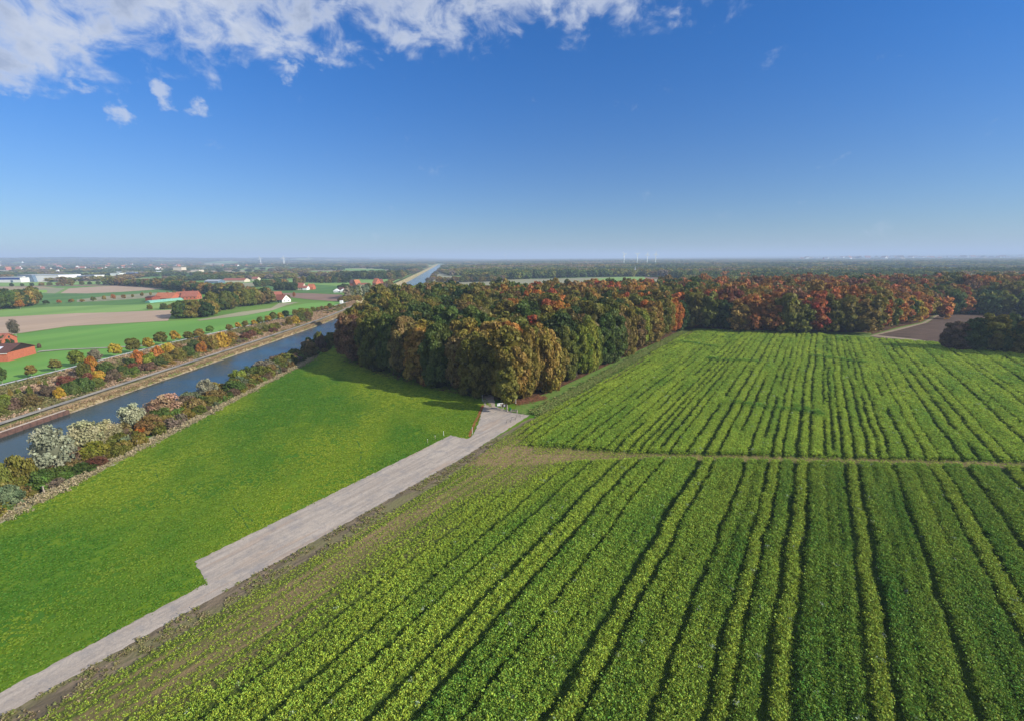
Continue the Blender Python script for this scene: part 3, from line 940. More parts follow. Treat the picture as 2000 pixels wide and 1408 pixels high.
def crown_data(seed, H=20.0, W=12.0, base=4.0, nc=34, nl=120, leaf=0.30, top=1.0, cone=0.0, clump=0.30, core=0.82, stray=0.1):
    """crown of many leaf-sized faces on clumps, returned as arrays"""
    rng = np.random.default_rng(seed)
    c0 = np.array([0, 0, (H + base) / 2]); ax = np.array([W / 2, W / 2, (H - base) / 2])
    # clump centres spread by a golden spiral with jitter
    i = np.arange(nc) + .5
    phi = np.arccos(1 - 1.75 * i / nc); th = math.pi * (1 + 5 ** .5) * i + rng.uniform(0, 6)
    D = np.stack([np.cos(th) * np.sin(phi), np.sin(th) * np.sin(phi), np.cos(phi)], -1) + rng.normal(0, .13, (nc, 3))
    D /= np.linalg.norm(D, axis=1, keepdims=True)
    rad = rng.uniform(.56, .86, nc)
    CC = D * rad[:, None]
    shrink = 1 - cone * np.clip(CC[:, 2] * .5 + .5, 0, 1)
    CC[:, 0] *= shrink; CC[:, 1] *= shrink
    CC = c0 + CC * ax
    rc = rng.uniform(.75, 1.35, nc) * clump * W / 2 * (0.6 + .4 * shrink)
    inner = np.array([[0, 0, 0], [0, 0, .45], [.25, .1, -.1], [-.25, -.1, .1], [0, .2, -.5]])
    Vs = []; Fs = []; Ts = []; off = 0
    iv, if_ = ICO1
    for k in range(nc):
        # opaque core of the clump
        v = iv * (rc[k] * core) * (1 + rng.normal(0, .10, (len(iv), 1))) * np.array([1, 1, .8]) + CC[k]
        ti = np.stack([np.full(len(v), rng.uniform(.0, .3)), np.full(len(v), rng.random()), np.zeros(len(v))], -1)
        Vs.append(v); Fs.append(np.concatenate([if_, if_[:, -1:]], 1) + off if False else if_ + off); Ts.append(ti); off += len(v)
    v = ICO2[0] * ax * (0.70) * (1 + rng.normal(0, .06, (len(ICO2[0]), 1))); v[:, 0] *= (1 - cone * np.clip(v[:, 2] / ax[2] * .5 + .5, 0, 1)); v[:, 1] *= (1 - cone * np.clip(v[:, 2] / ax[2] * .5 + .5, 0, 1))
    v = v + c0
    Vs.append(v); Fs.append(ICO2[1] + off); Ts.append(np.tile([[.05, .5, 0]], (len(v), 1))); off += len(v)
    tri = np.concatenate(Fs)
    LV = []; LT = []
    for k in range(nc):
        m = int(nl * (rc[k] / (clump * W / 2)) ** 1.6)
        d = rng.normal(size=(m, 3)) + D[k] * .7 + np.array([0, 0, .35])
        d /= np.linalg.norm(d, axis=1, keepdims=True)
        C = CC[k] + d * rc[k] * rng.uniform(.78, 1.0 + stray, (m, 1)) * np.array([1, 1, .82])
        nrm = d * 1.1 + rng.normal(0, .62, (m, 3)); nrm /= np.linalg.norm(nrm, axis=1, keepdims=True)
        a = np.cross(nrm, rng.normal(size=(m, 3))); a /= np.linalg.norm(a, axis=1, keepdims=True)
        b = np.cross(nrm, a)
        V, _ = quads(C, a, b, rng.uniform(.65, 1.3, m) * leaf)
        cl = rng.uniform(.12, .62); hu = rng.random()
        t = np.clip(cl + rng.uniform(-.12, .38, m), 0, 1); hh = np.clip(hu * .7 + rng.random(m) * .3, 0, 1)
        LV.append(V); LT.append(np.repeat(np.stack([t, hh, np.zeros(m)], -1), 4, axis=0))
    LV = np.concatenate(LV); LT = np.concatenate(LT)
    q = np.arange(len(LV)).reshape(-1, 4) + off
    # bring the finished crown to its nominal width and height
    wr = np.percentile(np.hypot(LV[:, 0], LV[:, 1]), 96)
    zt = np.percentile(LV[:, 2], 99.5); zb = np.percentile(LV[:, 2], 1.0)
    for a in Vs + [LV]:
        a[:, 0] *= W / 2 / wr; a[:, 1] *= W / 2 / wr
        a[:, 2] = base + (a[:, 2] - zb) * (H - base) / (zt - zb)
    return np.concatenate(Vs + [LV]), tri, q, np.concatenate(Ts + [LT])


def crown_me(name, **k):
    V, tri, q, T = crown_data(**k)
    me = np_mesh(name, V, [tri, q], {'tint': ('POINT', 'FLOAT_VECTOR', T)})
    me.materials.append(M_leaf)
    return me


def trunk_me(name, H=20.0, base=4.0, r=0.32, seed=0, mat=None, limbs=6, W=12):
    rr = random.Random(seed)
    mb = MB()
    lean = rr.uniform(-.4, .4)
    mb.tube([(0, 0, -.3), (0.02, 0, .25), (lean * .3, 0, base * .6), (lean, .1, base + (H - base) * .35), (lean, .2, H * .8)], [r * 1.5, r * 1.05, r * .85, r * .6, r * .12], 8)
    for i in range(limbs):
        a = i * 2.4 + rr.uniform(-.4, .4); z0 = base + (H - base) * rr.uniform(.0, .4)
        L = W / 2 * rr.uniform(.5, .8)
        mb.tube([(lean * .6, 0, z0), (math.cos(a) * L * .5, math.sin(a) * L * .5, z0 + L * .35), (math.cos(a) * L, math.sin(a) * L, z0 + L * .8)], [r * .4, r * .25, r * .06], 5)
    me = bpy.data.meshes.new(name)
    me.from_pydata(mb.v, [], mb.f); me.update()
    me.materials.append(mat or M_bark)
    return me


EDGE = []      # trees of a wood edge, leafy almost to the ground
for s in range(6):
    EDGE.append((crown_me('edge_crown', seed=150 + s, H=20.0, W=12.0, base=[3.0, .8, .8, 3.4, .6, 1.8][s], nc=[64, 84, 54, 74, 50, 92][s], nl=[105, 85, 125, 95, 120, 72][s], leaf=0.27, clump=[.235, .2, .26, .22, .27, .19][s], stray=[.15, .3, .12, .22, .35, .4][s]), trunk_me('edge_trunk', 20, 3, .34, s, W=11), 20.0, 12.0))
# unit trees: (crown mesh, trunk mesh, H, W)
BIG = []
for s in range(6):
    HH = 20.0; WW = 12.5
    BIG.append((crown_me('broad_crown', seed=100 + s, H=HH, W=WW, base=2.6 if s % 2 else 4.0, nc=[62, 80, 50, 70, 44, 90][s], nl=[110, 85, 130, 95, 120, 70][s], leaf=0.27, clump=[.235, .2, .26, .22, .28, .19][s], stray=[.15, .3, .1, .2, .35, .4][s]), trunk_me('broad_trunk', HH, 4, .36, s, W=WW), HH, WW))
MED = []       # interior trees and copses, fewer leaves
for s in range(5):
    MED.append((crown_me('copse_crown', seed=200 + s, H=15.0, W=11.0, base=2.0, nc=30, nl=75, leaf=0.36, clump=.29), trunk_me('copse_trunk', 15, 2.5, .3, s, W=11), 15.0, 11.0))
ROAD = []      # small avenue trees
for s in range(4):
    ROAD.append((crown_me('avenue_crown', seed=300 + s, H=7.5, W=5.0, base=2.0, nc=20, nl=75, leaf=0.20, clump=.33, cone=.35, stray=.25), trunk_me('avenue_trunk', 7.5, 2.2, .14, s, M_palebark, 4, 4), 7.5, 5.0))
BUSH = []      # shrubs down to the ground
for s in range(5):
    BUSH.append((crown_me('shrub_crown', seed=400 + s, H=5.0, W=5.5, base=-0.6, nc=26, nl=85, leaf=0.17, clump=.32, stray=.25), trunk_me('shrub_stem', 5, 1, .1, s, None, 3, 4), 5.0, 5.5))
WILL = []      # feathery upright willows
for s in range(3):
    WILL.append((crown_me('willow_crown', seed=500 + s, H=8.0, W=6.5, base=0.3, nc=34, nl=100, leaf=0.15, clump=.26, cone=.25, stray=.55, core=.7), trunk_me('willow_stem', 8, 1.5, .14, s, None, 5, 5), 8.0, 6.5))
POP = []
for s in range(2):
    POP.append((crown_me('poplar_crown', seed=600 + s, H=13.0, W=5.0, base=1.0, nc=26, nl=60, leaf=0.28, clump=.36, cone=.35), trunk_me('poplar_trunk', 13, 2, .2, s, M_palebark, 4, 3), 13.0, 5.0))
BARE = (crown_me('thin_crown', seed=700, H=13.0, W=9.0, base=3.5, nc=30, nl=60, leaf=0.17, clump=.17, core=.35, stray=.9), trunk_me('thin_trunk', 13, 3.5, .35, 3, M_palebark, 10, 8), 13.0, 9.0)
# the thin-crowned tree has no solid inner mass: remove the inner hull faces
CONI = (crown_me('conifer_crown', seed=710, H=7.0, W=3.6, base=0.4, nc=26, nl=50, leaf=0.16, clump=.36, cone=.85), trunk_me('conifer_trunk', 7, .6, .1, 3, None, 2, 2), 7.0, 3.6)

C = dict(
    dark_green=(0.048, 0.074, 0.020), green=(0.074, 0.105, 0.020), olive=(0.125, 0.130, 0.022), olive_brown=(0.175, 0.142, 0.027),
    brown=(0.18, 0.128, 0.042), bronze=(0.25, 0.160, 0.032), rust=(0.30, 0.125, 0.030), orange=(0.38, 0.15, 0.025), red=(0.33, 0.090, 0.032),
    dark_red=(0.15, 0.062, 0.034), yellow=(0.38, 0.26, 0.025), yellow_green=(0.17, 0.19, 0.022), light_green=(0.10, 0.16, 0.025),
    silver=(0.31, 0.295, 0.19), cream=(0.37, 0.33, 0.17), pink=(0.34, 0.235, 0.145), grey_green=(0.13, 0.155, 0.08), purple_brown=(0.14, 0.092, 0.055), grey_brown=(0.16, 0.125, 0.085), mauve=(0.21, 0.110, 0.052))
WORD = {k: k.replace('_', ' ') for k in C}
WORD.update(silver='silvery white', cream='creamy white', pink='pale pink', bronze='bronze brown', rust='rust red')


def jit(c, a=0.12):
    f = random.uniform(1 - a, 1 + a)
    return (c[0] * f * random.uniform(1 - a, 1 + a), c[1] * f * random.uniform(1 - a * .5, 1 + a * .5), c[2] * f, 1)


def plant(name, proto, X, Y, Z, h, wd, color, label, cat='tree', group=None, crownname='crown', trunkname='trunk'):
    cm, tm, PH, PW = proto
    o = thing(name, label, cat, (X, Y, Z), random.uniform(0, 6.283), group)
    sx = wd / PW; sz = h / PH
    c = bpy.data.objects.new(crownname, cm); COL.objects.link(c); c.parent = o; c.scale = (sx, sx, sz)
    c.rotation_euler = (random.uniform(-.09, .09), random.uniform(-.09, .09), 0)
    c.color = jit(C[color]) if isinstance(color, str) else color
    t = bpy.data.objects.new(trunkname, tm); COL.objects.link(t); t.parent = o; t.scale = (sx * .9, sx * .9, sz)
    return o


# --- the wood -----------------------------------------------------------
def wood():
    sp = 8.6
    pts = []
    rr = random.Random(11)
    xs = np.arange(-120, 640, sp); ys = np.arange(120, 540, sp * .88)
    for j, y in enumerate(ys):
        for x in xs:
            X = x + (j % 2) * sp / 2 + rr.uniform(-2.4, 2.4); Y = y + rr.uniform(-2.2, 2.2)
            pts.append((X, Y))
    P = np.array(pts)
    ins = inpoly(P[:, 0], P[:, 1], WOOD)
    P = P[ins]
    # extra trees right along the visible edges, the crowns reach over the border
    F = W_FRONT
    ed = []
    for a, b in zip(F[:-1], F[1:]):
        L = math.dist(a, b); n = max(1, int(L / 7.2))
        for k in range(n):
            q = (k + .5) / n
            d = ((b[0] - a[0]) / L, (b[1] - a[1]) / L)
            inn = (-d[1], d[0])
            o = rr.uniform(2.0, 4.5)
            ed.append((a[0] + d[0] * L * q + inn[0] * o, a[1] + d[1] * L * q + inn[1] * o))
    E = np.array(ed)
    dmin = np.min(np.hypot(P[:, None, 0] - E[None, :, 0], P[:, None, 1] - E[None, :, 1]), 1)
    P = P[dmin > 5.6]
    allp = [(p[0], p[1], True) for p in E] + [(p[0], p[1], False) for p in P]
    # clear the mouth of the forest path
    gate = at(955, 772)
    allp = [p for p in allp if math.hypot(p[0] - gate[0], p[1] - gate[1]) > 3.6]
    SPOT = [(1098, 598, 'orange', 1), (1140, 592, 'orange', 1), (1268, 600, 'orange', 1), (1232, 572, 'orange', 2), (1062, 584, 'orange', 1), (1015, 590, 'rust', 1), (1290, 640, 'bronze', 1), (1053, 636, 'red', 1), (1002, 668, 'orange', 1), (975, 655, 'bronze', 1), (992, 598, 'red', 1), (1078, 604, 'red', 2), (1120, 601, 'rust', 2), (1168, 655, 'yellow_green', 1), (1180, 690, 'yellow_green', 1), (1312, 606, 'orange', 2), 
            (1255, 590, 'orange', 2), (890, 590, 'orange', 1), (942, 582, 'bronze', 1), (1200, 585, 'orange', 1), (1090, 585, 'yellow_green', 2), (1045, 560, 'red', 3), (1480, 600, 'rust', 4), (1600, 592, 'red', 4), (1500, 575, 'rust', 3), (1640, 575, 'rust', 3), (1375, 585, 'red', 2),
            (1810, 610, 'yellow', 2), (1745, 590, 'orange', 3), (1800, 575, 'bronze', 3), (1360, 615, 'dark_green', 2), (1400, 620, 'dark_green', 1), (1690, 600, 'olive_brown', 3), (1625, 640, 'olive', 3), (690, 640, 'mauve', 2), (700, 625, 'bronze', 1), (1005, 720, 'olive_brown', 3), (1050, 700, 'bronze', 2), (1860, 590, 'olive', 3), (1210, 640, 'brown', 1), (870, 700, 'brown', 2)]
    trees = []
    for (X, Y, edge) in allp:
        hh = rr.uniform(16.5, 22.5) if edge else rr.uniform(17.0, 24.5)
        if X < -62 and Y < 250: hh *= 1 - .28 * min(1, (-62 - X) / 22)
        u, v = proj(X, Y, hh * .8)
        right = float(sstep(np.float64(u), 1290, 1420)) * (1 - float(sstep(np.float64(u), 1760, 1880)))
        back = 0.8 * float(sstep(np.float64(620 - v), 0, 50)) * float(sstep(np.float64(u), 930, 1080))
        warm = max(right * .9, back * .52) * (0.5 + fb(X, Y))
        if u > 1340 and v < 548: warm *= .35
        r = rr.random()
        if r < warm:
            c = rr.choice(['rust', 'rust', 'dark_red', 'mauve', 'bronze', 'rust', 'rust', 'orange', 'olive_brown', 'brown', 'bronze', 'rust'] if u > 1330 else ['orange', 'rust', 'bronze', 'red', 'orange', 'bronze'])
        else:
            c = rr.choice(['dark_green', 'green', 'green', 'olive', 'olive', 'olive_brown', 'olive_brown', 'brown', 'olive_brown', 'olive'] if not (edge and X < 0) else ['dark_green', 'olive', 'olive_brown', 'olive_brown', 'green', 'brown', 'bronze'])
            if 1100 < u < 1340 and r > .8: c = rr.choice(['yellow_green', 'brown', 'bronze'])
        trees.append([X, Y, edge, hh, c, u, v, False])
    for (su, sv, c, n) in SPOT:
        trees.sort(key=lambda t: math.hypot(t[5] - su, (t[6] - sv) * 1.6) + (1e6 if t[7] else 0) + (60 if t[2] and su < 1200 and sv > 600 and c in ('red', 'orange') else 0))
        for t in trees[:n]:
            t[4] = c; t[7] = True
    return trees


def fb(x, y): return float(fbm(np.float64(x / 45.0), np.float64(y / 45.0), 123, 3)) * 1.0


TREES = wood()


def vis(t):
    u, v = t[5], t[6]
    return -60 < u < 2060


def dist3(t): return math.hypot(t[0], t[1])


TREES.sort(key=lambda t: (0 if vis(t) else 1, dist3(t)))
IND = TREES[:285]
REST = TREES[285:]
counts = {}
rows = []
for t in IND:
    X, Y, edge, hh, c, u, v, _ = t
    if edge:
        if X < -2: zone = 'on the shaded wood edge'; zk = 'a'
        elif X < 15: zone = 'at the wood corner by the forecourt'; zk = 'b'
        elif Y < 275 and X < 101: zone = 'on the sunlit wood edge'; zk = 'c'
        elif u < 1700: zone = 'behind the far crop edge'; zk = 'd'
        elif u < 1912: zone = 'above the ploughed field'; zk = 'e'
        else: zone = 'behind the ploughed field'; zk = 'f'
    else:
        if u < 800: zone = 'inside the wood near the canal'; zk = 'g'
        elif u < 1100: zone = 'inside the middle of the wood'; zk = 'h'
        elif u < 1340: zone = 'inside the wood behind its sunlit edge'; zk = 'i'
        elif u < 1700: zone = 'among the far red beeches'; zk = 'j'
        else: zone = 'inside the right part of the wood'; zk = 'k'
    rows.append((t, c, zone, zk))
    counts[(c, zk)] = counts.get((c, zk), 0) + 1
    counts[(c, zk, 'last')] = max(counts.get((c, zk, 'last'), 0), hh)
for t, c, zone, zk in rows:
    X, Y, edge, hh, _, u, v, _s = t
    proto = random.choice(EDGE if edge else BIG)
    wd = random.uniform(10.0, 17.5) if not edge else random.uniform(9.0, 15.0)
    n = counts[(c, zk)]
    lab = '%s broadleaf tree %s' % (WORD[c], zone)
    if n == 1: lab = 'the only ' + lab
    plant('forest_tree', proto, X, Y, 0, hh, wd, c, lab, 'tree', 'trees of the wood ' + zk if n == 1 else '%s trees %s' % (WORD[c], zone))


def tree_templates(n, **k):
    out = []
    for s in range(n):
        V, tri, q, T = crown_data(seed=900 + s, **k)
        # one face size: triangles stored as degenerate-free quads is avoided by splitting quads
        t2 = np.concatenate([tri, q[:, [0, 1, 2]], q[:, [0, 2, 3]]])
        out.append((V, t2, T))
    return out


TT = tree_templates(4, H=20.0, W=12.5, base=2.5, nc=26, nl=34, leaf=0.50, clump=.31)
pts = np.array([[t[0], t[1], 0] for t in REST])
scl = np.stack([np.full(len(REST), 1.15), np.full(len(REST), 1.15), np.array([t[3] / 20.0 for t in REST])], -1) * RNG.uniform(.92, 1.1, (len(REST), 1))
colr = np.array([jit(C[t[4]])[:3] for t in REST])
gn_scatter('deep_wood', TT, pts, scl, colr, M_leafi, dict(kind='stuff', label='closed canopy of the wood further back'))

# --- distant woods --------------------------------------------------------
def far_points():
    P = []; rr = np.random.default_rng(5)
    r = 430.0
    while r < 15500:
        sp = 9.0 * max(1.0, r / 800.0)
        a0 = math.radians(57)
        na = int(2 * a0 * r / sp)
        a = -a0 + 2 * a0 * (np.arange(na) + rr.random()) / na + rr.normal(0, .25 * sp / r, na)
        rj = r + rr.normal(0, .3 * sp, na)
        P.append(np.stack([np.sin(a) * rj, np.cos(a) * rj, np.full(na, sp / 9.0)], -1))
        r += sp * .95
    P = np.concatenate(P)
    X, Y, k = P[:, 0], P[:, 1], P[:, 2]
    R = np.hypot(X, Y)
    u = X - xL(Y)
    ok = ~((u > -26) & (u < 56) & (Y < CEND + 50))
    ok &= ~inpoly(X, Y, WOOD)
    right = u > 40
    n1 = fbm(X / 420.0, Y / 260.0, 201, 4); n2 = fbm(X / 1400.0, Y / 700.0, 211, 3)
    dr = np.where(R < 1500, n1 > .30, (n1 * .6 + n2 * .4) > .43)
    dl = (n1 * .65 + n2 * .35) > np.where(R > 2500, .535, .535)
    # hedgerow-like bands on the left
    band = (np.abs(vnoise(X / 260.0 + 9, Y / 170.0, 77) - .5) < .035)
    dl = (dl | band) & (R > 1150)
    ok &= np.where(right, dr, dl)
    ok &= ~((X > 300) & (R < 480) & (Y < 330))
    for e in EXCL:
        xs = [p[0] for p in e]; ys = [p[1] for p in e]
        if max(ys) < 300: continue
        ok &= ~inpoly(X, Y, e)
    # the open land between the wood and the clearing
    clear = [at(870, 566), at(905, 551), at(960, 548), at(1125, 543), at(1200, 541.5), at(1262, 541), at(1310, 544), at(1320, 556), (150, 452), (46, 420), (-60, 412)]
    ok &= ~inpoly(X, Y, clear)
    # left foreground of the plain is planted tree by tree elsewhere
    ok &= ~((X < -100) & (R < 1150))
    X, Y, k, R, n1, n2 = [q[ok] for q in (X, Y, k, R, n1, n2)]
    return X, Y, k, R, n1, n2


X, Y, k, R, n1, n2 = far_points()
n = len(X)
print('far trees', n)
names = ['dark_green', 'green', 'dark_green', 'olive', 'olive', 'olive_brown', 'grey_brown', 'brown', 'rust']
pal = np.array([C[q] for q in names])
pat = fbm(X / 160.0, Y / 110.0, 301, 3)
idx = np.clip(((pat - .28) / .44 * 7 + RNG.normal(0, 1.0, n)).astype(int), 0, 7)
rus = (RNG.random(n) < .05) & (X > 150) & (R < 900)
idx[rus] = 8
colr = pal[idx] * RNG.uniform(1.1, 1.75, (n, 1)) * (0.8 + .5 * fbm(X / 700.0, Y / 300.0, 333))[:, None]
hs_ = RNG.uniform(.62, 1.0, n) * np.where(X < -150, .75, 1.0) * np.where(n2 > .5, 1.0, .85)
kk = k
scl = np.stack([kk * 1.06, kk * 1.06, hs_ * np.minimum(1.0, 1.0) * np.ones(n)], -1)
pts = np.stack([X, Y, gz(X, Y)], -1)
TF = tree_templates(4, H=18.0, W=12.0, base=1.0, nc=14, nl=14, leaf=0.75, clump=.38)
gn_scatter('far_woods', TF, pts, scl, colr, M_leafi, dict(kind='stuff', label='far woods and hedgerows out to the horizon'))

# --- shrubs of the near (right) canal bank ---------------------------------
def on_line(px, Xw, z=0.0):
    """point of the line x = Xw seen in image column px"""
    lo, hi = 520.0, 1500.0
    for _ in range(60):
        m = (lo + hi) / 2
        x, y = at(px, m, z)
        if x < Xw: lo = m
        else: hi = m
    return at(px, (lo + hi) / 2, z)


def pxw(X, Y, wpx):
    d = Y * math.cos(PIT) + H * math.sin(PIT)
    return wpx * d / FPX * d / math.hypot(d, X)


def top_height(X, Y, pyt):
    lo, hi = 0.3, 40.0
    for _ in range(40):
        m = (lo + hi) / 2
        if proj(X, Y, m)[1] > pyt: lo = m
        else: hi = m
    return lo


# (column, row of the top, width px, colour, distance of the row from the meadow edge, proto, words)
BANK = [
    (18, 948, 60, 'grey_green', 4, BUSH, 'olive grey bush at the lower left corner of the canal hedge'),
    (5, 905, 60, 'olive', 8, BUSH, 'large dark olive bush at the left end of the hedge'),
    (48, 890, 62, 'olive', 8, BUSH, 'dark olive bush left of the big white willow'),
    (85, 918, 60, 'green', 5, BUSH, 'green bush below the big white willow'),
    (122, 920, 44, 'light_green', 4, BUSH, 'light green bush in front of the big white willow'),
    (52, 960, 46, 'olive_brown', 4, BUSH, 'brownish green bush above the dry grass strip, lower left'),
    (112, 833, 84, 'silver', 9, WILL, 'biggest silvery white willow of the canal hedge'),
    (164, 823, 68, 'cream', 10, WILL, 'creamy white willow right of the biggest white one'),
    (212, 822, 52, 'cream', 10, WILL, 'smaller cream willow between the creamy one and the pointed one'),
    (262, 789, 50, 'silver', 10, WILL, 'tall pointed silvery willow by the canal'),
    (322, 771, 70, 'pink', 10, WILL, 'pale pink crowned willow by the canal'),
    (275, 828, 22, 'orange', 6, BUSH, 'small orange bush at the foot of the pointed silvery willow'),
    (188, 863, 62, 'yellow_green', 5.5, BUSH, 'yellow green bush in front of the creamy willows'),
    (160, 905, 56, 'green', 3, BUSH, 'green bush on the meadow side below the cream willows'),
    (188, 893, 44, 'dark_red', 2.5, BUSH, 'low dark red bush on the meadow side'),
    (245, 862, 40, 'rust', 4, BUSH, 'rusty red bush below the pointed silvery willow'),
    (306, 826, 42, 'green', 5, BUSH, 'bright green bush below the pink willow'),
    (348, 797, 40, 'light_green', 6, BUSH, 'light green bush right of the pink willow'),
    (375, 790, 36, 'yellow_green', 6, BUSH, 'yellow green bush between pink willow and white aspen'),
    (372, 765, 38, 'grey_green', 10, BUSH, 'grey green bush beside the small white aspen'),
    (408, 741, 38, 'silver', 9, WILL, 'small white topped aspen over an orange centre'),
    (412, 770, 30, 'bronze', 6, BUSH, 'bronze bush under the small white aspen'),
    (440, 749, 42, 'olive_brown', 8, BUSH, 'brownish bush right of the white aspen'),
    (468, 752, 40, 'grey_brown', 7, BUSH, 'grey brown bush before the yellow green trees'),
    (468, 722, 34, 'yellow_green', 10, WILL, 'yellow green young tree by the water'),
    (486, 716, 30, 'green', 10, WILL, 'green young tree beside the big brown bush'),
    (518, 704, 48, 'grey_brown', 9, BUSH, 'biggest round brown bush of the canal hedge'),
    (498, 740, 30, 'yellow', 6, BUSH, 'small yellow bush below the round brown bush'),
    (541, 717, 16, 'yellow_green', 9, BUSH, 'little yellow green bush right of the round brown bush'),
    (560, 696, 38, 'yellow_green', 9, BUSH, 'yellow green bush by the water near the wood'),
    (600, 685, 26, 'grey_brown', 7, BUSH, 'brown bush just before the shaded wood'),
    (593, 675, 11, 'dark_green', 9, 'CONI', 'small dark spruce at the water near the wood'),
    (582, 687, 20, 'olive', 8, BUSH, 'olive bush beside the small spruce'),
    (550, 722, 28, 'olive_brown', 6, BUSH, 'low brown green scrub below the yellow green bush'),
    (575, 713, 28, 'olive_brown', 6, BUSH, 'low scrub between meadow and yellow green bush'),
    (596, 706, 26, 'brown', 6, BUSH, 'low brown scrub at the tip of the meadow'),
    (430, 775, 30, 'brown', 4, BUSH, 'brown scrub on the meadow side below the aspen'),
    (398, 795, 30, 'purple_brown', 3.5, BUSH, 'purplish low scrub on the meadow side'),
    (470, 765, 30, 'olive_brown', 4, BUSH, 'olive scrub on the meadow side below the round bush'),
    (520, 742, 30, 'olive', 5, BUSH, 'olive scrub right below the round brown bush'),
]
for (pc, pt, wpx, c, off, pr, words) in BANK:
    X, Y = on_line(pc, -85.0 - off)
    hgt = top_height(X, Y, pt)
    R = math.hypot(Y, H) * 1.0
    wd = pxw(X, Y, wpx) * 1.2
    proto = CONI if pr == 'CONI' else random.choice(pr)
    z = float(gz(X, Y))
    nm = 'willow' if pr is WILL else ('spruce' if pr == 'CONI' else 'shrub')
    plant(nm, proto, X, Y, z, min(hgt, 11) - z, min(wd, 11), c, words, 'tree' if pr is not BUSH else 'bush')
# understorey filling the hedge
for i in range(96):
    y = 50 + 150 * ((i + random.random()) / 96)
    X = random.choice([-98, -95, -92.5, -90, -88.0]) + random.uniform(-1, 1)
    c = random.choice(['olive', 'green', 'olive_brown', 'brown', 'grey_green', 'purple_brown', 'olive'])
    z = float(gz(X, y))
    h_ = random.uniform(2.2, 4.4) * (1.0 if X < -89 else .6)
    plant('shrub', random.choice(BUSH), X, y, z, h_ - z * .6, h_ * 1.6, c, 'low %s shrub in the canal hedge' % WORD[c], 'bush', '%s hedge undergrowth shrubs' % WORD[c])
# scrub on both banks of the far canal reach
for i in range(56):
    side = i % 2
    y = 520 + 1300 * (i / 56) ** 1.5 + random.uniform(-8, 8)
    X = float(xL(y)) + (random.uniform(-26, -20) if side == 0 else random.uniform(44, 50))
    c = random.choice(['olive_brown', 'brown', 'grey_brown', 'olive', 'bronze'])
    h_ = random.uniform(3.5, 6)
    plant('shrub', random.choice(BUSH), X, y, float(gz(X, y)), h_, h_ * random.uniform(1.3, 2.2) * (1 + y / 1500), c, '%s scrub on the %s bank of the far canal' % (WORD[c], ['left', 'right'][side]), 'bush', 'far canal bank scrub')
# shaded shrubs between wood and canal
for i in range(34):
    y = 196 + 200 * ((i + random.random()) / 34)
    X = float(xL(y)) + random.uniform(40, 48)
    c = random.choice(['dark_green', 'brown', 'olive', 'purple_brown'])
    z = float(gz(X, y))
    h_ = random.uniform(4, 8)
    plant('shrub', random.choice(BUSH), X, y, z, h_, random.uniform(5, 7.5), c, '%s shrub between wood and canal' % WORD[c], 'bush', '%s shrubs at the wood foot' % WORD[c])

# --- avenue trees along the upper road --------------------------------------
AVENUE = [(5, 751, 715, 30, 'green'), (62, 737, 712, 24, 'bronze'), (109, 725, 702, 25, 'olive_brown'), (152, 716, 685, 31, 'yellow_green'), (189, 709, 683, 27, 'grey_brown'), (228, 698, 671, 26, 'yellow'), (261, 690, 661, 29, 'olive'), (291, 684, 660, 21, 'yellow'), (315, 675, 649, 25, 'olive'), (344, 669, 646, 19, 'yellow'), (369, 664, 648, 21, 'olive_brown'), (390, 662, 643, 20, 'bronze'),
          (411, 652, 637, 15, 'light_green'), (448, 647, 634, 13, 'olive_brown'), (466, 643, 630, 12, 'yellow'), (480, 640.5, 627, 13, 'olive_brown'), (497, 637, 625, 11, 'yellow'), (509, 634, 619, 13, 'olive'), (524, 631, 617, 14, 'yellow'), (534, 628, 610, 13, 'olive'), (548, 626, 611, 12, 'yellow'), (558, 622, 607, 14, 'dark_green'), (578, 619, 605, 14, 'olive_brown'),
          (590, 617, 602, 15, 'yellow_green'), (600, 615, 603, 13, 'bronze'), (612, 612, 600, 11, 'yellow_green'), (622, 609.5, 600, 9, 'olive_brown'), (629, 608, 598, 9, 'brown'), (637, 606.5, 598, 9, 'bronze'), (644, 604.5, 593, 12, 'olive'), (652, 603, 597, 8, 'yellow_green'), (662, 600.5, 595, 6, 'bronze')]
nA = {}
for a in AVENUE: nA[a[4]] = nA.get(a[4], 0) + 1
for i, (px, pb, pt, wpx, c) in enumerate(AVENUE):
    X, Y = at(px, pb)
    hgt = top_height(X, Y, pt)
    wd = pxw(X, Y, wpx)
    nb = AVENUE[i - 1][4] if i else None
    where = 'at far left' if i == 0 else 'behind the %s one' % WORD[nb]
    lab = '%s %s avenue tree, %s' % (['first', 'second', 'third', 'fourth', 'fifth', 'sixth', 'seventh', 'eighth', 'ninth', 'tenth', 'eleventh', 'twelfth'][i] if i < 12 else 'distant small', WORD[c], where)
    plant('roadside_tree', random.choice(ROAD), X, Y, 0, hgt, wd * 1.1, c, lab, 'tree', 'avenue trees along the upper road')

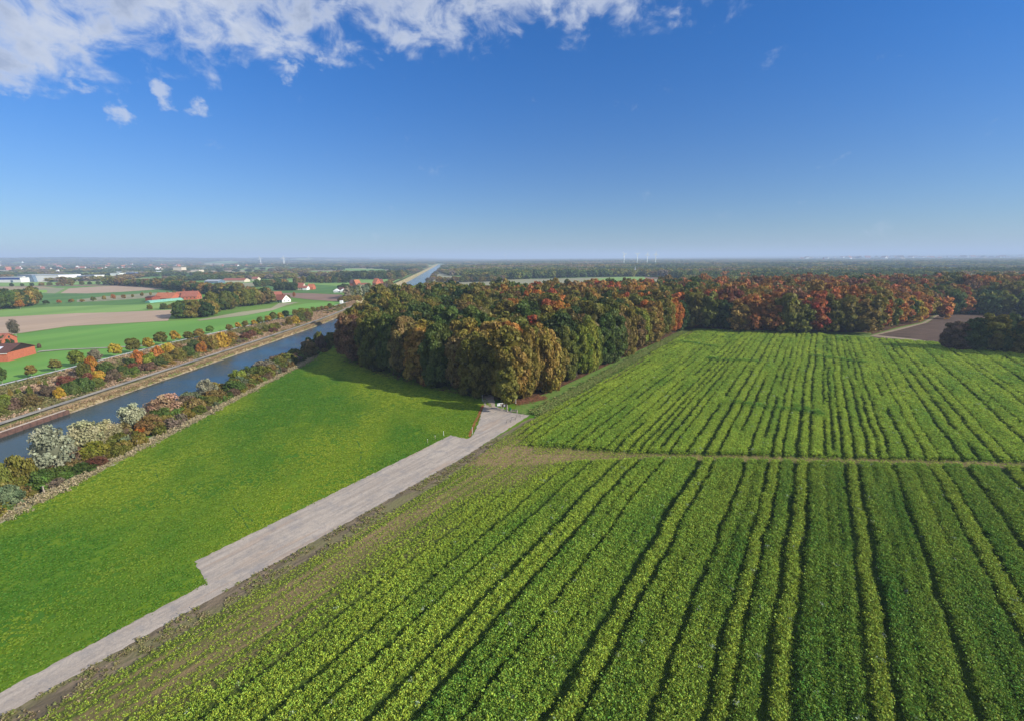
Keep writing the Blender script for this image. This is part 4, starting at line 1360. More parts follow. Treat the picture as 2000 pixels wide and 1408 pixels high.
# --- shrubs on the slope below the road --------------------------------------
SLOPE = [(10, 793, 770, 34, 'yellow_green'), (30, 800, 778, 40, 'purple_brown'), (62, 795, 768, 42, 'brown'), (5, 805, 785, 36, 'olive'), (98, 777, 752, 36, 'purple_brown'), (118, 778, 757, 24, 'yellow'), (140, 772, 745, 34, 'green'), (165, 765, 737, 40, 'green'), (192, 757, 737, 26, 'olive'), (153, 758, 740, 16, 'yellow'), (132, 752, 732, 34, 'dark_red'), (175, 748, 728, 34, 'dark_red'), (194, 748, 723, 30, 'yellow'), (222, 744, 720, 30, 'purple_brown'),
         (165, 735, 708, 26, 'olive'), (182, 726, 696, 30, 'orange'), (205, 730, 706, 34, 'green'), (240, 733, 718, 22, 'green'), (260, 732, 716, 24, 'light_green'), (275, 714, 684, 28, 'orange'), (292, 716, 690, 30, 'yellow_green'), (258, 720, 700, 22, 'green'), (262, 724, 708, 26, 'dark_red'), (288, 724, 708, 34, 'purple_brown'), (312, 716, 697, 26, 'green'), (308, 702, 676, 22, 'orange'), (330, 696, 670, 28, 'yellow'), (324, 710, 690, 26, 'olive_brown'), (350, 705, 680, 30, 'olive_brown'), (368, 698, 676, 26, 'green'), (381, 686, 664, 24, 'dark_green'), (345, 690, 670, 24, 'brown'),
         (398, 682, 655, 26, 'bronze'), (394, 690, 668, 20, 'orange'), (432, 680, 644, 34, 'yellow'), (416, 684, 656, 22, 'bronze'), (452, 668, 648, 24, 'bronze'), (448, 676, 660, 22, 'olive_brown'), (480, 664, 650, 20, 'dark_red'), (492, 659, 645, 18, 'dark_red'), (496, 656, 640, 24, 'yellow_green'), (484, 655, 642, 16, 'olive'), (519, 650, 635, 13, 'olive'), (532, 647, 632, 16, 'yellow_green'), (541, 643, 630, 14, 'olive_brown'), (534, 651, 640, 16, 'dark_red'), (565, 636, 620, 12, 'olive_brown'), (577, 634, 617, 15, 'yellow'), (588, 628, 610, 14, 'olive'), (600, 624, 608, 16, 'brown'), (604, 618, 604, 12, 'yellow_green'), (60, 770, 764, 12, 'olive'), (90, 757, 751, 10, 'olive'), (36, 764, 758, 10, 'yellow_green'), (75, 748, 743, 10, 'olive_brown'), (20, 772, 767, 10, 'olive_brown')]
SLP = {}
for q in SLOPE: SLP[q[4]] = SLP.get(q[4], 0) + 1
for (px, pb, pt, wpx, c) in SLOPE:
    X, Y = at(px, pb, -1.8)
    z = float(gz(X, Y))
    X, Y = at(px, pb, z)
    z = float(gz(X, Y))
    hgt = top_height(X, Y, pt) if proj(X, Y, .3)[1] > pt else 1.5
    hgt = min(max(hgt - z, 1.0), 8)
    wd = pxw(X, Y, wpx) * 1.2
    seg = 'left end of the' if px < 130 else ('near part of the' if px < 240 else ('middle of the' if px < 400 else 'far end of the'))
    lab = '%s shrub on the %s slope below the road' % (WORD[c], seg)
    plant('shrub', random.choice(BUSH), X, Y, z - .1, hgt, wd, c, lab, 'bush', '%s slope shrubs, %s slope' % (WORD[c], seg))

# --- trees in the fields on the left ------------------------------------------
ROWT = [(90, 596, 587, 13, 'dark_green'), (116.5, 594, 586, 10, 'rust'), (140, 592.5, 584.5, 11, 'bronze'), (160.5, 591, 585, 9, 'bronze'), (182.5, 589.5, 580, 10, 'olive'), (204, 588, 578, 8, 'bronze'), (223, 587, 575, 9, 'rust'), (242, 585, 576, 9, 'bronze'), (260, 583, 575, 6, 'olive_brown'), (278, 580.5, 571.5, 7, 'olive_brown'), (295, 579, 571, 5, 'olive_brown'), (310, 578, 571, 5, 'olive_brown'), (327, 575, 570, 5, 'olive'), (341, 574, 568, 6, 'olive'), (360, 572.5, 564.5, 7, 'rust')]
for i, (px, pb, pt, wpx, c) in enumerate(ROWT):
    X, Y = at(px, pb); hgt = top_height(X, Y, pt)
    wd = pxw(X, Y, wpx)
    lab = 'round %s tree, %s from the left in the pasture row' % (WORD[c], ['first', 'second', 'third', 'fourth', 'fifth', 'sixth', 'seventh', 'eighth', 'ninth', 'tenth', 'eleventh', 'twelfth', 'thirteenth', 'fourteenth', 'fifteenth'][i])
    plant('field_tree', random.choice(ROAD), X, Y, 0, hgt, wd * 1.15, c, lab, 'tree', 'row of young trees across the pasture')
LINE2 = [(24, 560.5, 553, 9), (44, 560, 554, 8), (63, 559.5, 553, 9), (82, 559, 552.5, 12), (98, 558.5, 552, 12), (114, 558, 552, 9), (126, 559, 541, 16), (138, 558.5, 546, 16), (160, 557, 550, 10), (176, 556.5, 550, 9), (192, 556, 550, 10)]
for i, (px, pb, pt, wpx) in enumerate(LINE2):
    X, Y = at(px, pb); hgt = top_height(X, Y, pt)
    wd = pxw(X, Y, wpx)
    c = ['dark_green', 'green', 'dark_green', 'olive_brown', 'olive', 'brown', 'brown', 'olive_brown', 'olive', 'dark_green', 'green'][i]
    plant('field_tree', random.choice(MED), X, Y, 0, hgt, wd * 1.1, c, '%s hedge tree before the white halls, %s from the left' % (WORD[c], ['first', 'second', 'third', 'fourth', 'fifth', 'sixth', 'seventh', 'eighth', 'ninth', 'tenth', 'eleventh'][i]), 'tree', 'hedge trees before the white halls')

X, Y = at(33, 661)
plant('bare_tree', BARE, X, Y, 0, top_height(X, Y, 624), pxw(X, Y, 27), 'grey_brown', 'sparse greyish brown tree behind the brick barn', 'tree')
for (px, pb, pt, wpx, c, lb) in [(8, 677, 656, 26, 'dark_green', 'dark green bush between brick barn and sparse tree'), (20, 675, 658, 16, 'dark_green', 'dark bush right behind the brick barn ridge'), (77, 680, 671, 9, 'purple_brown', 'single small brown bush beside the pale field path'), (293, 605, 595, 11, 'olive_brown', 'lone bush at the corner of the tan field'), (320, 605, 593, 15, 'green', 'green bush between lone bush and dark copse'), (334, 604, 594, 15, 'olive_brown', 'olive brown bush touching the dark copse'), (563, 585, 576, 9, 'olive', 'bush at the edge of the brown field near the cottage'), (575, 583, 571, 6, 'rust', 'slim rusty tree on the brown field')]:
    X, Y = at(px, pb)
    plant('field_shrub' if 'bush' in lb else 'field_tree', random.choice(BUSH if 'bush' in lb else ROAD), X, Y, 0, top_height(X, Y, pt), pxw(X, Y, wpx) * 1.1, c, lb, 'bush' if 'bush' in lb else 'tree')


def grove(x1, y1, x2, y2, n, rows, h, wd, pal_, desc, gap=7.5, name='copse_tree', protos=None, spots=None):
    a = at(x1, y1); b = at(x2, y2)
    for r in range(rows):
        for i in range(n):
            q = (i + random.uniform(.2, .8) + (r % 2) * .3) / n
            X = a[0] + (b[0] - a[0]) * q + random.uniform(-1, 1); Y = a[1] + (b[1] - a[1]) * q + r * gap + random.uniform(-1.5, 1.5)
            X *= 1 + r * gap / max(Y, 1) * .9
            c = random.choice(pal_)
            plant(name, random.choice(protos or MED), X, Y, 0, h * random.uniform(.8, 1.12), wd * random.uniform(.85, 1.2), c, '%s tree %s' % (WORD[c], desc), 'tree', '%s trees %s' % (WORD[c], desc))


DK = ['dark_green', 'green', 'dark_green', 'olive', 'olive_brown']
MX = ['dark_green', 'green', 'olive', 'olive_brown', 'brown', 'bronze']
grove(-60, 612, 66, 598, 11, 4, 15.5, 12, DK + ['bronze'], 'in the dark copse at far left')
X, Y = at(40, 604); plant('copse_tree', random.choice(ROAD), X, Y, 0, 8, 6, 'orange', 'single bright orange tree before the dark left copse', 'tree')
grove(345, 623, 415, 619, 6, 3, 11.5, 10, ['dark_green', 'olive', 'olive_brown', 'green'], 'in the low copse beside the tan field')
grove(412, 608, 455, 605, 4, 2, 15, 12, ['olive', 'olive_brown', 'green'], 'in the copse left of the cottage')
grove(462, 601, 526, 594, 6, 3, 15, 12, ['olive_brown', 'brown', 'olive', 'dark_green'], 'beside the gabled cottage')
grove(206, 557, 300, 562, 12, 2, 12, 13, MX, 'in the belt behind the tan fields', gap=14, name='belt_tree')
grove(300, 562, 402, 575, 15, 3, 13, 12, MX, 'in the belt above the red farm', gap=13, name='belt_tree')
grove(400, 575, 470, 577, 8, 3, 13, 12, MX + ['brown'], 'between the red farm and the cottage', gap=12, name='belt_tree')
grove(499, 562, 560, 557, 10, 1, 11, 12, MX, 'left of the pale farmstead')
grove(540, 568.5, 577, 568, 7, 2, 11, 10, ['dark_green'], 'in the dense clump near the pale farmstead')
grove(577, 556.5, 592, 555, 3, 1, 12, 11, ['olive', 'olive_brown'], 'right behind the pale farmstead')
grove(598, 553, 624, 553, 6, 1, 13, 11, MX, 'in the left pasture hedgerow', name='hedgerow_tree')
grove(624, 554, 684, 553, 14, 1, 11, 10, MX, 'in the right pasture hedgerow', name='hedgerow_tree')
grove(650, 546, 728, 546, 14, 2, 16, 15, DK, 'in the forest left of the canal', gap=18, name='belt_tree')
grove(728, 547, 786, 545, 11, 2, 16, 15, DK + ['brown'], 'in the forest reaching the canal', gap=18, name='belt_tree')
grove(664, 567, 680, 566, 4, 1, 8, 8, ['dark_green'], 'left of the two white tents')
grove(676, 585, 722, 577, 11, 2, 13, 7, ['grey_green', 'grey_green', 'olive', 'silver'], 'in the poplar stand by the canal road', protos=POP, name='poplar')
grove(664, 590, 702, 586, 8, 1, 5, 7, ['olive_brown', 'brown', 'bronze'], 'at the foot of the pale poplars', protos=BUSH, name='shrub')
grove(736, 570, 768, 560, 9, 1, 8, 8, ['purple_brown', 'brown', 'olive_brown', 'grey_brown'], 'by the gardens near the canal')
grove(492, 542, 576, 541.5, 18, 1, 11, 14, MX, 'in the row left of the white dome', name='hedgerow_tree')
grove(382, 543, 476, 543, 18, 2, 12, 15, MX, 'in the belt behind the farm sheds', gap=25, name='hedgerow_tree')
grove(852, 553, 985, 550, 15, 2, 10, 12, MX + ['brown', 'grey_brown'], 'in the strip behind the wood', gap=12)
# trees at the right edge: nearer copse in shade, and the row beyond the frame that shades the field
for (px, pb, pt, wpx, c, lb) in [(1862, 684, 628, 62, 'purple_brown', 'thin purplish brown tree at the left end of the dark copse on the right'), (1895, 687, 622, 66, 'dark_green', 'second dark tree of the copse on the right'), (1928, 688, 614, 72, 'olive_brown', 'tallest dark olive tree of the copse on the right'), (1962, 690, 616, 70, 'dark_green', 'dark tree near the right border'), (1996, 694, 622, 66, 'olive_brown', 'olive tree at the right border')]:
    X, Y = at(px, pb)
    plant('copse_tree', random.choice(EDGE), X, Y, 0, top_height(X, Y, pt), pxw(X, Y, wpx) * 1.15, c, lb, 'tree')
for i in range(13):
    q = i / 12
    a = at(2040, 700); X = a[0] + 60 * q; Y = a[1] - 62 * q
    plant('copse_tree', random.choice(EDGE), X + random.uniform(-1, 1), Y, 0, random.uniform(14, 18), 12, random.choice(DK), 'dark tree at the right border of the crop field', 'tree', 'shading row at the right border')

# ------------------------------------------------------------------ buildings
def house(label, X, Y, rz, L, W, hw, hr, wall, roof, gable=None, win=0, door=False, chimney=False, name='house', cat='house', group=None, overhang=.4, skylights=0, z=0.0):
    """gabled building, ridge along local x"""
    o = thing(name, label, cat, (X, Y, z), rz, group)
    mb = MB(); a, b = L / 2, W / 2
    mb.add([(-a, -b, 0), (a, -b, 0), (a, b, 0), (-a, b, 0), (-a, -b, hw), (a, -b, hw), (a, b, hw), (-a, b, hw)],
           [(0, 1, 5, 4), (1, 2, 6, 5), (2, 3, 7, 6), (3, 0, 4, 7), (3, 2, 1, 0)])
    mb.build('wall', wall, o)
    g = MB()
    for s in (-1, 1):
        x0, x1 = s * a, s * (a - .12)
        g.add([(x0, -b, hw), (x0, b, hw), (x0, 0, hw + hr - .05), (x1, -b, hw), (x1, b, hw), (x1, 0, hw + hr - .05)], [(0, 1, 2), (3, 5, 4), (0, 2, 5, 3), (1, 4, 5, 2), (0, 3, 4, 1)])
    g.build('gable', gable or wall, o)
    r = MB(); oh = overhang; sl = hr / b; th = .22
    for s in (-1, 1):
        e = (s * (b + oh), hw - sl * oh)
        r.add([(-a - oh, e[0], e[1]), (a + oh, e[0], e[1]), (a + oh, 0, hw + hr), (-a - oh, 0, hw + hr), (-a - oh, e[0], e[1] + th), (a + oh, e[0], e[1] + th), (a + oh, 0, hw + hr + th), (-a - oh, 0, hw + hr + th)],
              [(0, 1, 2, 3), (7, 6, 5, 4), (0, 4, 5, 1), (0, 3, 7, 4), (1, 5, 6, 2)])
    ro = r.build('roof', roof, o)
    if chimney:
        MB().box((a * .3, 0, hw + hr + .5), (.7, .7, 1.6)).build('chimney', M_brickdark, ro)
    for k in range(skylights):
        sy = -b * .55; zz = hw + hr * .45 + th + .04
        xx = a * .72 - k * 4.2
        q = MB()
        q.add([(xx - .9, sy - b * .17, zz - sl * b * .17), (xx + .9, sy - b * .17, zz - sl * b * .17), (xx + .9, sy + b * .17, zz + sl * b * .17), (xx - .9, sy + b * .17, zz + sl * b * .17),
               (xx - .9, sy - b * .17, zz + .06 - sl * b * .17), (xx + .9, sy - b * .17, zz + .06 - sl * b * .17), (xx + .9, sy + b * .17, zz + .06 + sl * b * .17), (xx - .9, sy + b * .17, zz + .06 + sl * b * .17)],
              [(0, 1, 5, 4), (1, 2, 6, 5), (2, 3, 7, 6), (3, 0, 4, 7), (4, 5, 6, 7)])
        q.build('skylight', M_skylight, ro)
    for k in range(win):
        xx = -a + L * (k + .6) / (win + .2)
        MB().box((xx, -b - .02, hw * .55), (1.1, .1, 1.2)).build('window', M_glass, o)
    if win:
        MB().box((a + .02, -b * .45, hw * .55), (.1, 1.1, 1.2)).build('window', M_glass, o)
        MB().box((a + .02, b * .45, hw * .55), (.1, 1.1, 1.2)).build('window', M_glass, o)
        MB().box((a + .02, 0, hw + hr * .35), (.1, 1.0, 1.1)).build('window', M_glass, o)
    if door:
        MB().box((L * .08, -b - .03, 1.05), (1.2, .12, 2.1)).build('door', M_timber, o)
    return o


def px_house(label, xa, xb, yb, depth, hw, hr, wall, roof, yaw=0.0, **k):
    """placed so its near long side spans image columns xa..xb at base row yb"""
    a = at(xa, yb); b = at(xb, yb)
    L = math.dist(a, b)
    mx, my = (a[0] + b[0]) / 2, (a[1] + b[1]) / 2 + depth / 2
    return house(label, mx, my, yaw, L, depth, hw, hr, wall, roof, **k)


# brick barn at the left edge: gable wall from (17,706) to (71,691)
A_, B_ = at(17, 706), at(71, 691)
gv = Vector((B_[0] - A_[0], B_[1] - A_[1])); gw = gv.length
out = Vector((gv.y, -gv.x)).normalized()      # direction the gable faces
mid = Vector(((A_[0] + B_[0]) / 2, (A_[1] + B_[1]) / 2))
LB = 34.0
ctr = mid - out * LB / 2
barn = house('red brick barn with dark timber gable and brown roof', ctr.x, ctr.y, math.atan2(out.y, out.x), LB, gw, 3.7, 2.7, M_brick, M_brownroof, gable=M_timber, name='barn', cat='barn', skylights=3, overhang=.5)
MB().box((0, -gw / 2 - .45, 3.45), (LB + .6, .12, .22)).build('gutter', M_white, barn)
pts2 = at(-6, 681)
house('red brick farmhouse with a white chimney at far left', pts2[0] - 9, pts2[1] + 6, 0.2, 16, 9, 3.6, 2.6, M_brick, M_tilered, name='farmhouse', chimney=True, win=3)
strip_p = [at(70, 691), at(78, 686.5), at(120, 683.5), at(200, 680), at(283, 675.5), at(283, 677), at(200, 681.5), at(120, 685), at(80, 688.5)]
poly_sheet('field_path', strip_p, 0.34, M_path2, px=False)

# red farm with the green foil tunnel
px_house('dark red timber shed at the left end of the red farm', 285, 297, 590, 12, 4.5, 1.0, M_brickdark, M_tiledark, name='shed', cat='shed')
px_house('orange roofed barn with a low front lean, left part of the red farm', 300, 334, 588, 18, 2.6, 5.0, M_brick, M_tile, name='barn', cat='barn')
px_house('long orange roofed stable in the middle of the red farm', 338, 352, 586, 16, 2.8, 5.0, M_brick, M_tile, name='stable', cat='barn')
px_house('red brick farmhouse at the right end of the red farm', 353, 379, 586, 14, 3.4, 5.2, M_brick, M_tilered, yaw=.25, name='farmhouse', win=4, chimney=True)
a = at(288, 592.5); b = at(360, 585.5)
o = thing('foil_tunnel', 'long low tunnel of green plastic foil in front of the red farm', 'tunnel', (a[0], a[1], 0), math.atan2(b[1] - a[1], b[0] - a[0]))
Lt = math.dist(a, b)
vs = []; fs = []
for i, x in enumerate(np.linspace(0, Lt, 18)):
    for j in range(9):
        an = math.pi * j / 8
        vs.append((x, math.cos(an) * 3.2, math.sin(an) * 2.4 * (1 + .03 * (i % 2))))
for i in range(17):
    for j in range(8):
        fs.append((i * 9 + j, i * 9 + j + 1, i * 9 + j + 10, i * 9 + j + 9))
fs.append(tuple(range(9))); fs.append(tuple(17 * 9 + j for j in range(8, -1, -1)))
MB().add(vs, fs).build('cover', M_foil, o)
q = MB()
for x in np.linspace(0.5, Lt - .5, 12): q.tube([(x, -3.3, .05), (x, -3.0, 1.3)], .05, 5)
q.build('hoop_posts', M_metal, o)
# cottage beside the copse and other farmsteads
px_house('white gabled cottage with red roof beside the copse', 535, 557, 591.5, 11, 2.6, 4.6, M_white, M_tilered, yaw=-.35, win=3, door=True, chimney=True, name='cottage')
px_house('cottage barn with dark red roof behind the white cottage', 529, 546, 588, 9, 4.0, 5.0, M_brickdark, M_tilered, yaw=.5, name='barn', cat='barn')
px_house('pale farmhouse with pinkish red roof right of the dense clump', 579, 591, 567.5, 12, 3.5, 6.0, M_cream, M_tilered, win=3, name='farmhouse')
px_house('low white annexe of the pale farmhouse', 591, 599, 567.5, 10, 3.2, 2.5, M_white, M_tilered, name='annexe')
px_house('small red roofed stable right of the pale farmhouse', 601, 611, 566.5, 10, 3.2, 4.5, M_brick, M_tile, name='stable', cat='barn')
px_house('orange gabled farmhouse beyond the pale poplars', 690, 700, 563, 12, 4.5, 7, M_tile, M_tile, yaw=.8, name='farmhouse', win=2)
px_house('dark roofed barn left of the orange farmhouse', 683, 691, 560, 14, 5, 5, M_brickdark, M_tiledark, name='barn', cat='barn')
px_house('long red roofed stable behind the pale poplars', 698, 719, 565, 12, 3.5, 4.5, M_brick, M_tilered, name='stable', cat='barn')
px_house('red gabled house with white window front near the canal', 730, 738, 560, 13, 5, 7, M_brick, M_tile, yaw=-.4, win=2, name='house')
px_house('dark red roofed house at the canal road', 739, 745, 559, 12, 5, 5, M_brickdark, M_tilered, name='house', win=2)
px_house('small red roofed shed between the white tents', 661, 669, 571.5, 9, 2.8, 3.5, M_brickdark, M_tiledark, name='shed', cat='shed')
px_house('low grey shed with a light metal roof behind the belt', 400, 425, 554, 22, 3.5, 2.5, M_bluegrey, M_metal, name='shed', cat='shed')
px_house('long low farm building with reddish roof right of the grey shed', 436, 476, 552, 20, 3.5, 3.5, M_cream, M_tilered, name='farm_building', cat='barn')
px_house('small brick farm building in the middle distance', 492, 502, 549, 14, 3.5, 4, M_cream, M_tilered, name='farm_building', cat='barn')
for (px, pb, lb) in [(658, 571.8, 'left one of two white party tents'), (670.5, 571.8, 'right one of two white party tents')]:
    X, Y = at(px, pb)
    o = thing('tent', lb + ' before the red roofed farm', 'tent', (X, Y, 0))
    MB().box((0, 0, 1.1), (6.5, 6, 2.2)).build('tent_wall', M_white, o)
    MB().add([(-3.6, -3.4, 2.2), (3.6, -3.4, 2.2), (3.6, 3.4, 2.2), (-3.6, 3.4, 2.2), (0, 0, 4.8)], [(0, 1, 4), (1, 2, 4), (2, 3, 4), (3, 0, 4), (3, 2, 1, 0)]).build('tent_roof', M_white, o)
# white dome hall
X, Y = at(563.5, 540)
o = thing('dome_hall', 'small white domed hall between hedges in the far fields', 'hall', (X, Y, 0))
vs = []; fs = []
for i in range(7):
    el = math.pi / 2 * i / 6
    for j in range(16):
        an = 2 * math.pi * j / 16
        vs.append((9 * math.cos(el) * math.cos(an), 9 * math.cos(el) * math.sin(an), 6.5 * math.sin(el)))
for i in range(6):
    for j in range(16):
        fs.append((i * 16 + j, i * 16 + (j + 1) % 16, (i + 1) * 16 + (j + 1) % 16, (i + 1) * 16 + j))
MB().add(vs, fs).build('dome', M_white, o)
MB().box((0, 2, 1.5), (44, 8, 3)).build('side_wing', M_cream, o)

# industrial halls at the left
def hall(label, xa, xb, yb, depth, h, wall, top=None, toph=0, tilt=0.0, name='hall', z=0):
    a = at(xa, yb); b = at(xb, yb)
    L = math.dist(a, b)
    o = thing(name, label, 'hall', ((a[0] + b[0]) / 2, (a[1] + b[1]) / 2, 0))
    m = MB()
    hx = L / 2
    m.add([(-hx, 0, 0), (hx, 0, 0), (hx, depth, 0), (-hx, depth, 0), (-hx - tilt, 0, h), (hx - tilt, 0, h), (hx - tilt, depth, h), (-hx - tilt, depth, h)],
          [(0, 1, 5, 4), (1, 2, 6, 5), (2, 3, 7, 6), (3, 0, 4, 7), (4, 5, 6, 7), (3, 2, 1, 0)])
    m.build('wall', wall, o)
    r = MB().box((-tilt, depth / 2, h + .35), (L + 1, depth + 1, .7)); r.build('roof_edge', M_metal, o)
    if top: MB().box((0, -.15, h - toph / 2 - .3), (L * .96, .25, toph)).build('band', top, o)
    d = MB().box((hx * .4, -.1, 2.1), (4.5, .3, 4.2)); d.build('gate', M_bluegrey, o)
    return o


hall('low white hall with dark blue band at the left edge', -14, 38, 552.5, 40, 9, M_white, M_blue, 3.2)
hall('white and grey glass fronted hall with slanted end', 42, 66, 551.5, 40, 13.5, M_bluegrey, tilt=3.0)
hall('largest white hall of the industrial estate', 66, 115, 551, 50, 13, M_white, tilt=2.0)
hall('small white block left of the slanted grey hall', 38, 46, 551.8, 20, 11, M_white)
hall('grey blue hall with layered white floors', 145, 172, 549, 30, 10, M_bluegrey)
hall('white layered office right of the grey blue hall', 170, 185, 549, 25, 11, M_white, M_bluegrey, 1.5)
hall('small white hall with curved roof beyond the tree belt', 217, 233, 539.5, 30, 7, M_white)
hall('white hall with bright blue front beyond the tree belt', 248, 264, 539, 30, 8, M_blue)
hall('long white hall beyond the tree belt', 232, 300, 536.5, 30, 8, M_white)
hall('long blue and white hall right behind the belt', 298, 322, 537, 30, 7, M_white, M_blue, 2.5)
hall('tall cream apartment block behind the belt', 340, 354, 531.5, 25, 15, M_cream)
hall('cream low hall right of the apartment block', 374, 388, 533, 25, 8, M_cream)

# small town houses: copies of two kinds
def proto_house(wall, roof):
    return house('x', 0, 0, 0, 11, 9, 5, 4, wall, roof, name='town_house')


PH = [proto_house(M_white, M_tilered), proto_house(M_cream, M_tiledark), proto_house(M_brick, M_tile)]
PHW = ['white town house with red roof', 'cream town house with dark roof', 'brick town house with orange roof']
used = [False] * 3


def copy_house(k, X, Y, Z, rz, s, where, group):
    src = PH[k]
    if not used[k]:
        o = src; used[k] = True
    else:
        o = src.copy(); COL.objects.link(o)
        for ch in src.children:
            c = ch.copy(); COL.objects.link(c); c.parent = o
    o.location = (X, Y, Z); o.rotation_euler = (0, 0, rz); o.scale = (s, s, s)
    o['label'] = PHW[k] + ' ' + where; o['group'] = PHW[k] + ' ' + group
    return o


for i in range(80):
    u_ = random.uniform(0, 330) if i < 62 else random.uniform(330, 560)
    v_ = random.uniform(519, 531) if i < 62 else random.uniform(517, 524)
    X, Y = at(u_, v_)
    if float(X - xL(Y)) > -60: continue
    copy_house(random.choice([0, 0, 1, 2]), X, Y, float(gz(X, Y)), random.uniform(0, 3), random.uniform(1.1, 1.7), 'in the left town' if u_ < 330 else 'in the far fields', 'left town' if u_ < 330 else 'far fields')
for i in range(80):
    u_ = random.uniform(1560, 2000); v_ = 503.0 - .0055 * (u_ - 1000) + random.uniform(6, 9.5)
    X, Y = at(u_, v_)
    copy_house(random.choice([0, 0, 1]), X, Y, float(gz(X, Y)), random.uniform(0, 3), random.uniform(3.0, 5), 'in the far right town', 'right town')


# wind turbines
def turbine(label, px, D, hub, blade, phase, yaw=0.0, group=None):
    X = (px - 1000) / (FPX / math.cos(PIT)) * D
    Y = D
    # refine the column with the real projection
    for _ in range(8):
        u, v = proj(X, Y, hub)
        X += (px - u) * D / FPX
    Z = float(gz(X, Y))
    o = thing('wind_turbine', label, 'wind turbine', (X, Y, Z), yaw, group)
    hb = hub - Z
    MB().tube([(0, 0, 0), (0, 0, hb)], [hub * .035 + .8, hub * .02 + .5], 10).build('tower', M_white, o, smooth=True)
    MB().box((0, 0.8, hb + .6), (2.6, 7.5, 2.6)).build('nacelle', M_white, o)
    hubo = MB().tube([(0, -4.6, hb + .6), (0, -2.9, hb + .6)], [.5, 1.5], 10).build('hub', M_white, o)
    for k in range(3):
        an = phase + k * 2 * math.pi / 3
        dx, dz = math.sin(an), math.cos(an)
        nx, nz = dz, -dx
        m = MB()
        vs = []
        for (q, wdt) in ((.03, 1.8), (.15, 3.6), (.5, 2.8), (1.0, 1.2)):
            for sgn in (-1, 1):
                for yy in (-.2, .2):
                    vs.append((dx * blade * q + nx * wdt * sgn * (blade / 25), -3.8 + yy, hb + .6 + dz * blade * q + nz * wdt * sgn * (blade / 25)))
        fs = []
        for s in range(3):
            i = s * 4
            fs += [(i, i + 4, i + 6, i + 2), (i + 1, i + 3, i + 7, i + 5), (i, i + 1, i + 5, i + 4), (i + 2, i + 6, i + 7, i + 3)]
        fs += [(0, 2, 3, 1), (12, 13, 15, 14)]
        m.add(vs, fs).build('blade', M_white, o)
    return o


turbine('left one of the two nearer white wind turbines on the left horizon', 508.3, 3300, 50, 19, -.35)
turbine('front one of the overlapping pair of turbines left of the canal', 553.0, 3300, 49, 19, .3)
turbine('rear one of the overlapping pair of turbines left of the canal', 555.0, 3700, 47, 18, .9)
turbine('faint single turbine on the skyline left of the canal', 603, 8000, 85, 32, .1)
turbine('leftmost of four white turbines right of centre', 1219.3, 3000, 60.5, 18, -.15 + 1.6, group=None)
turbine('second from left of four white turbines right of centre', 1245.0, 3000, 60, 18, 1.0)
turbine('third from left of four white turbines right of centre', 1264.7, 3000, 58, 18, .1)
turbine('rightmost of four white turbines right of centre', 1281, 3000, 61, 18, .05)
turbine('faint turbine straight above the far canal end', 987, 12000, 130, 55, .1)
turbine('fainter turbine right of the one above the canal', 1029, 13000, 120, 50, .9)


def church(label, px, D, ztop, mat, body=14):
    X = (px - 1000) / FPX * D
    for _ in range(8):
        u, v = proj(X, D, ztop); X += (px - u) * D / FPX
    o = thing('church', label, 'church', (X, D, 0))
    t = body * .28
    MB().box((0, 0, ztop * .3), (t * 2, t * 2, ztop * .6)).build('tower', mat, o)
    MB().add([(-t, -t, ztop * .6), (t, -t, ztop * .6), (t, t, ztop * .6), (-t, t, ztop * .6), (0, 0, ztop)], [(0, 1, 4), (1, 2, 4), (2, 3, 4), (3, 0, 4), (3, 2, 1, 0)]).build('spire', M_tiledark if mat is not M_cream else M_metal, o)
    n_ = MB().box((body * .8, 0, ztop * .15), (body * 1.1, t * 2.2, ztop * .3)); n_.build('nave', mat, o)
    return o


church('pale pointed church spire among trees beyond the pale green field', 1240.8, 1080, 22, M_cream, 5)
church('slim dark church tower on the horizon at the right', 1608.8, 4000, 36, M_brickdark, 22)
church('tiny white church spire in the town at the left', 111, 1500, 21, M_white, 10)

# ------------------------------------------------------------------ guardrail, bank edge, van
def guardrail():
    ys = np.arange(130, 452, 4.0)
    o = thing('guardrail', 'long galvanised guardrail between the avenue trees and the upper road', 'guardrail', (0, 0, 0))
    m = MB()
    vs = []; fs = []
    pr = [(0.0, .42), (.07, .48), (0.0, .54), (.07, .62), (0.0, .68), (.05, .75), (-.06, .75), (-.06, .42)]
    pr = [(a, b * 1.25) for a, b in pr]
    for y in np.concatenate([ys, [ys[-1] + 4]]):
        x = float(xL(y) + roff(y)) + 1.2
        for a, b in pr: vs.append((x + a, y, b))
    n = len(pr)
    for i in range(len(ys)):
        for j in range(n):
            fs.append((i * n + j, i * n + (j + 1) % n, (i + 1) * n + (j + 1) % n, (i + 1) * n + j))
    m.add(vs, fs).build('rail', M_metal, o)
    for y in ys:
        x = float(xL(y) + roff(y)) + 1.05
        p = MB().box((0, 0, .4), (.12, .16, .95)).build('post', M_metal, o)
        p.location = (x, y, 0)


guardrail()

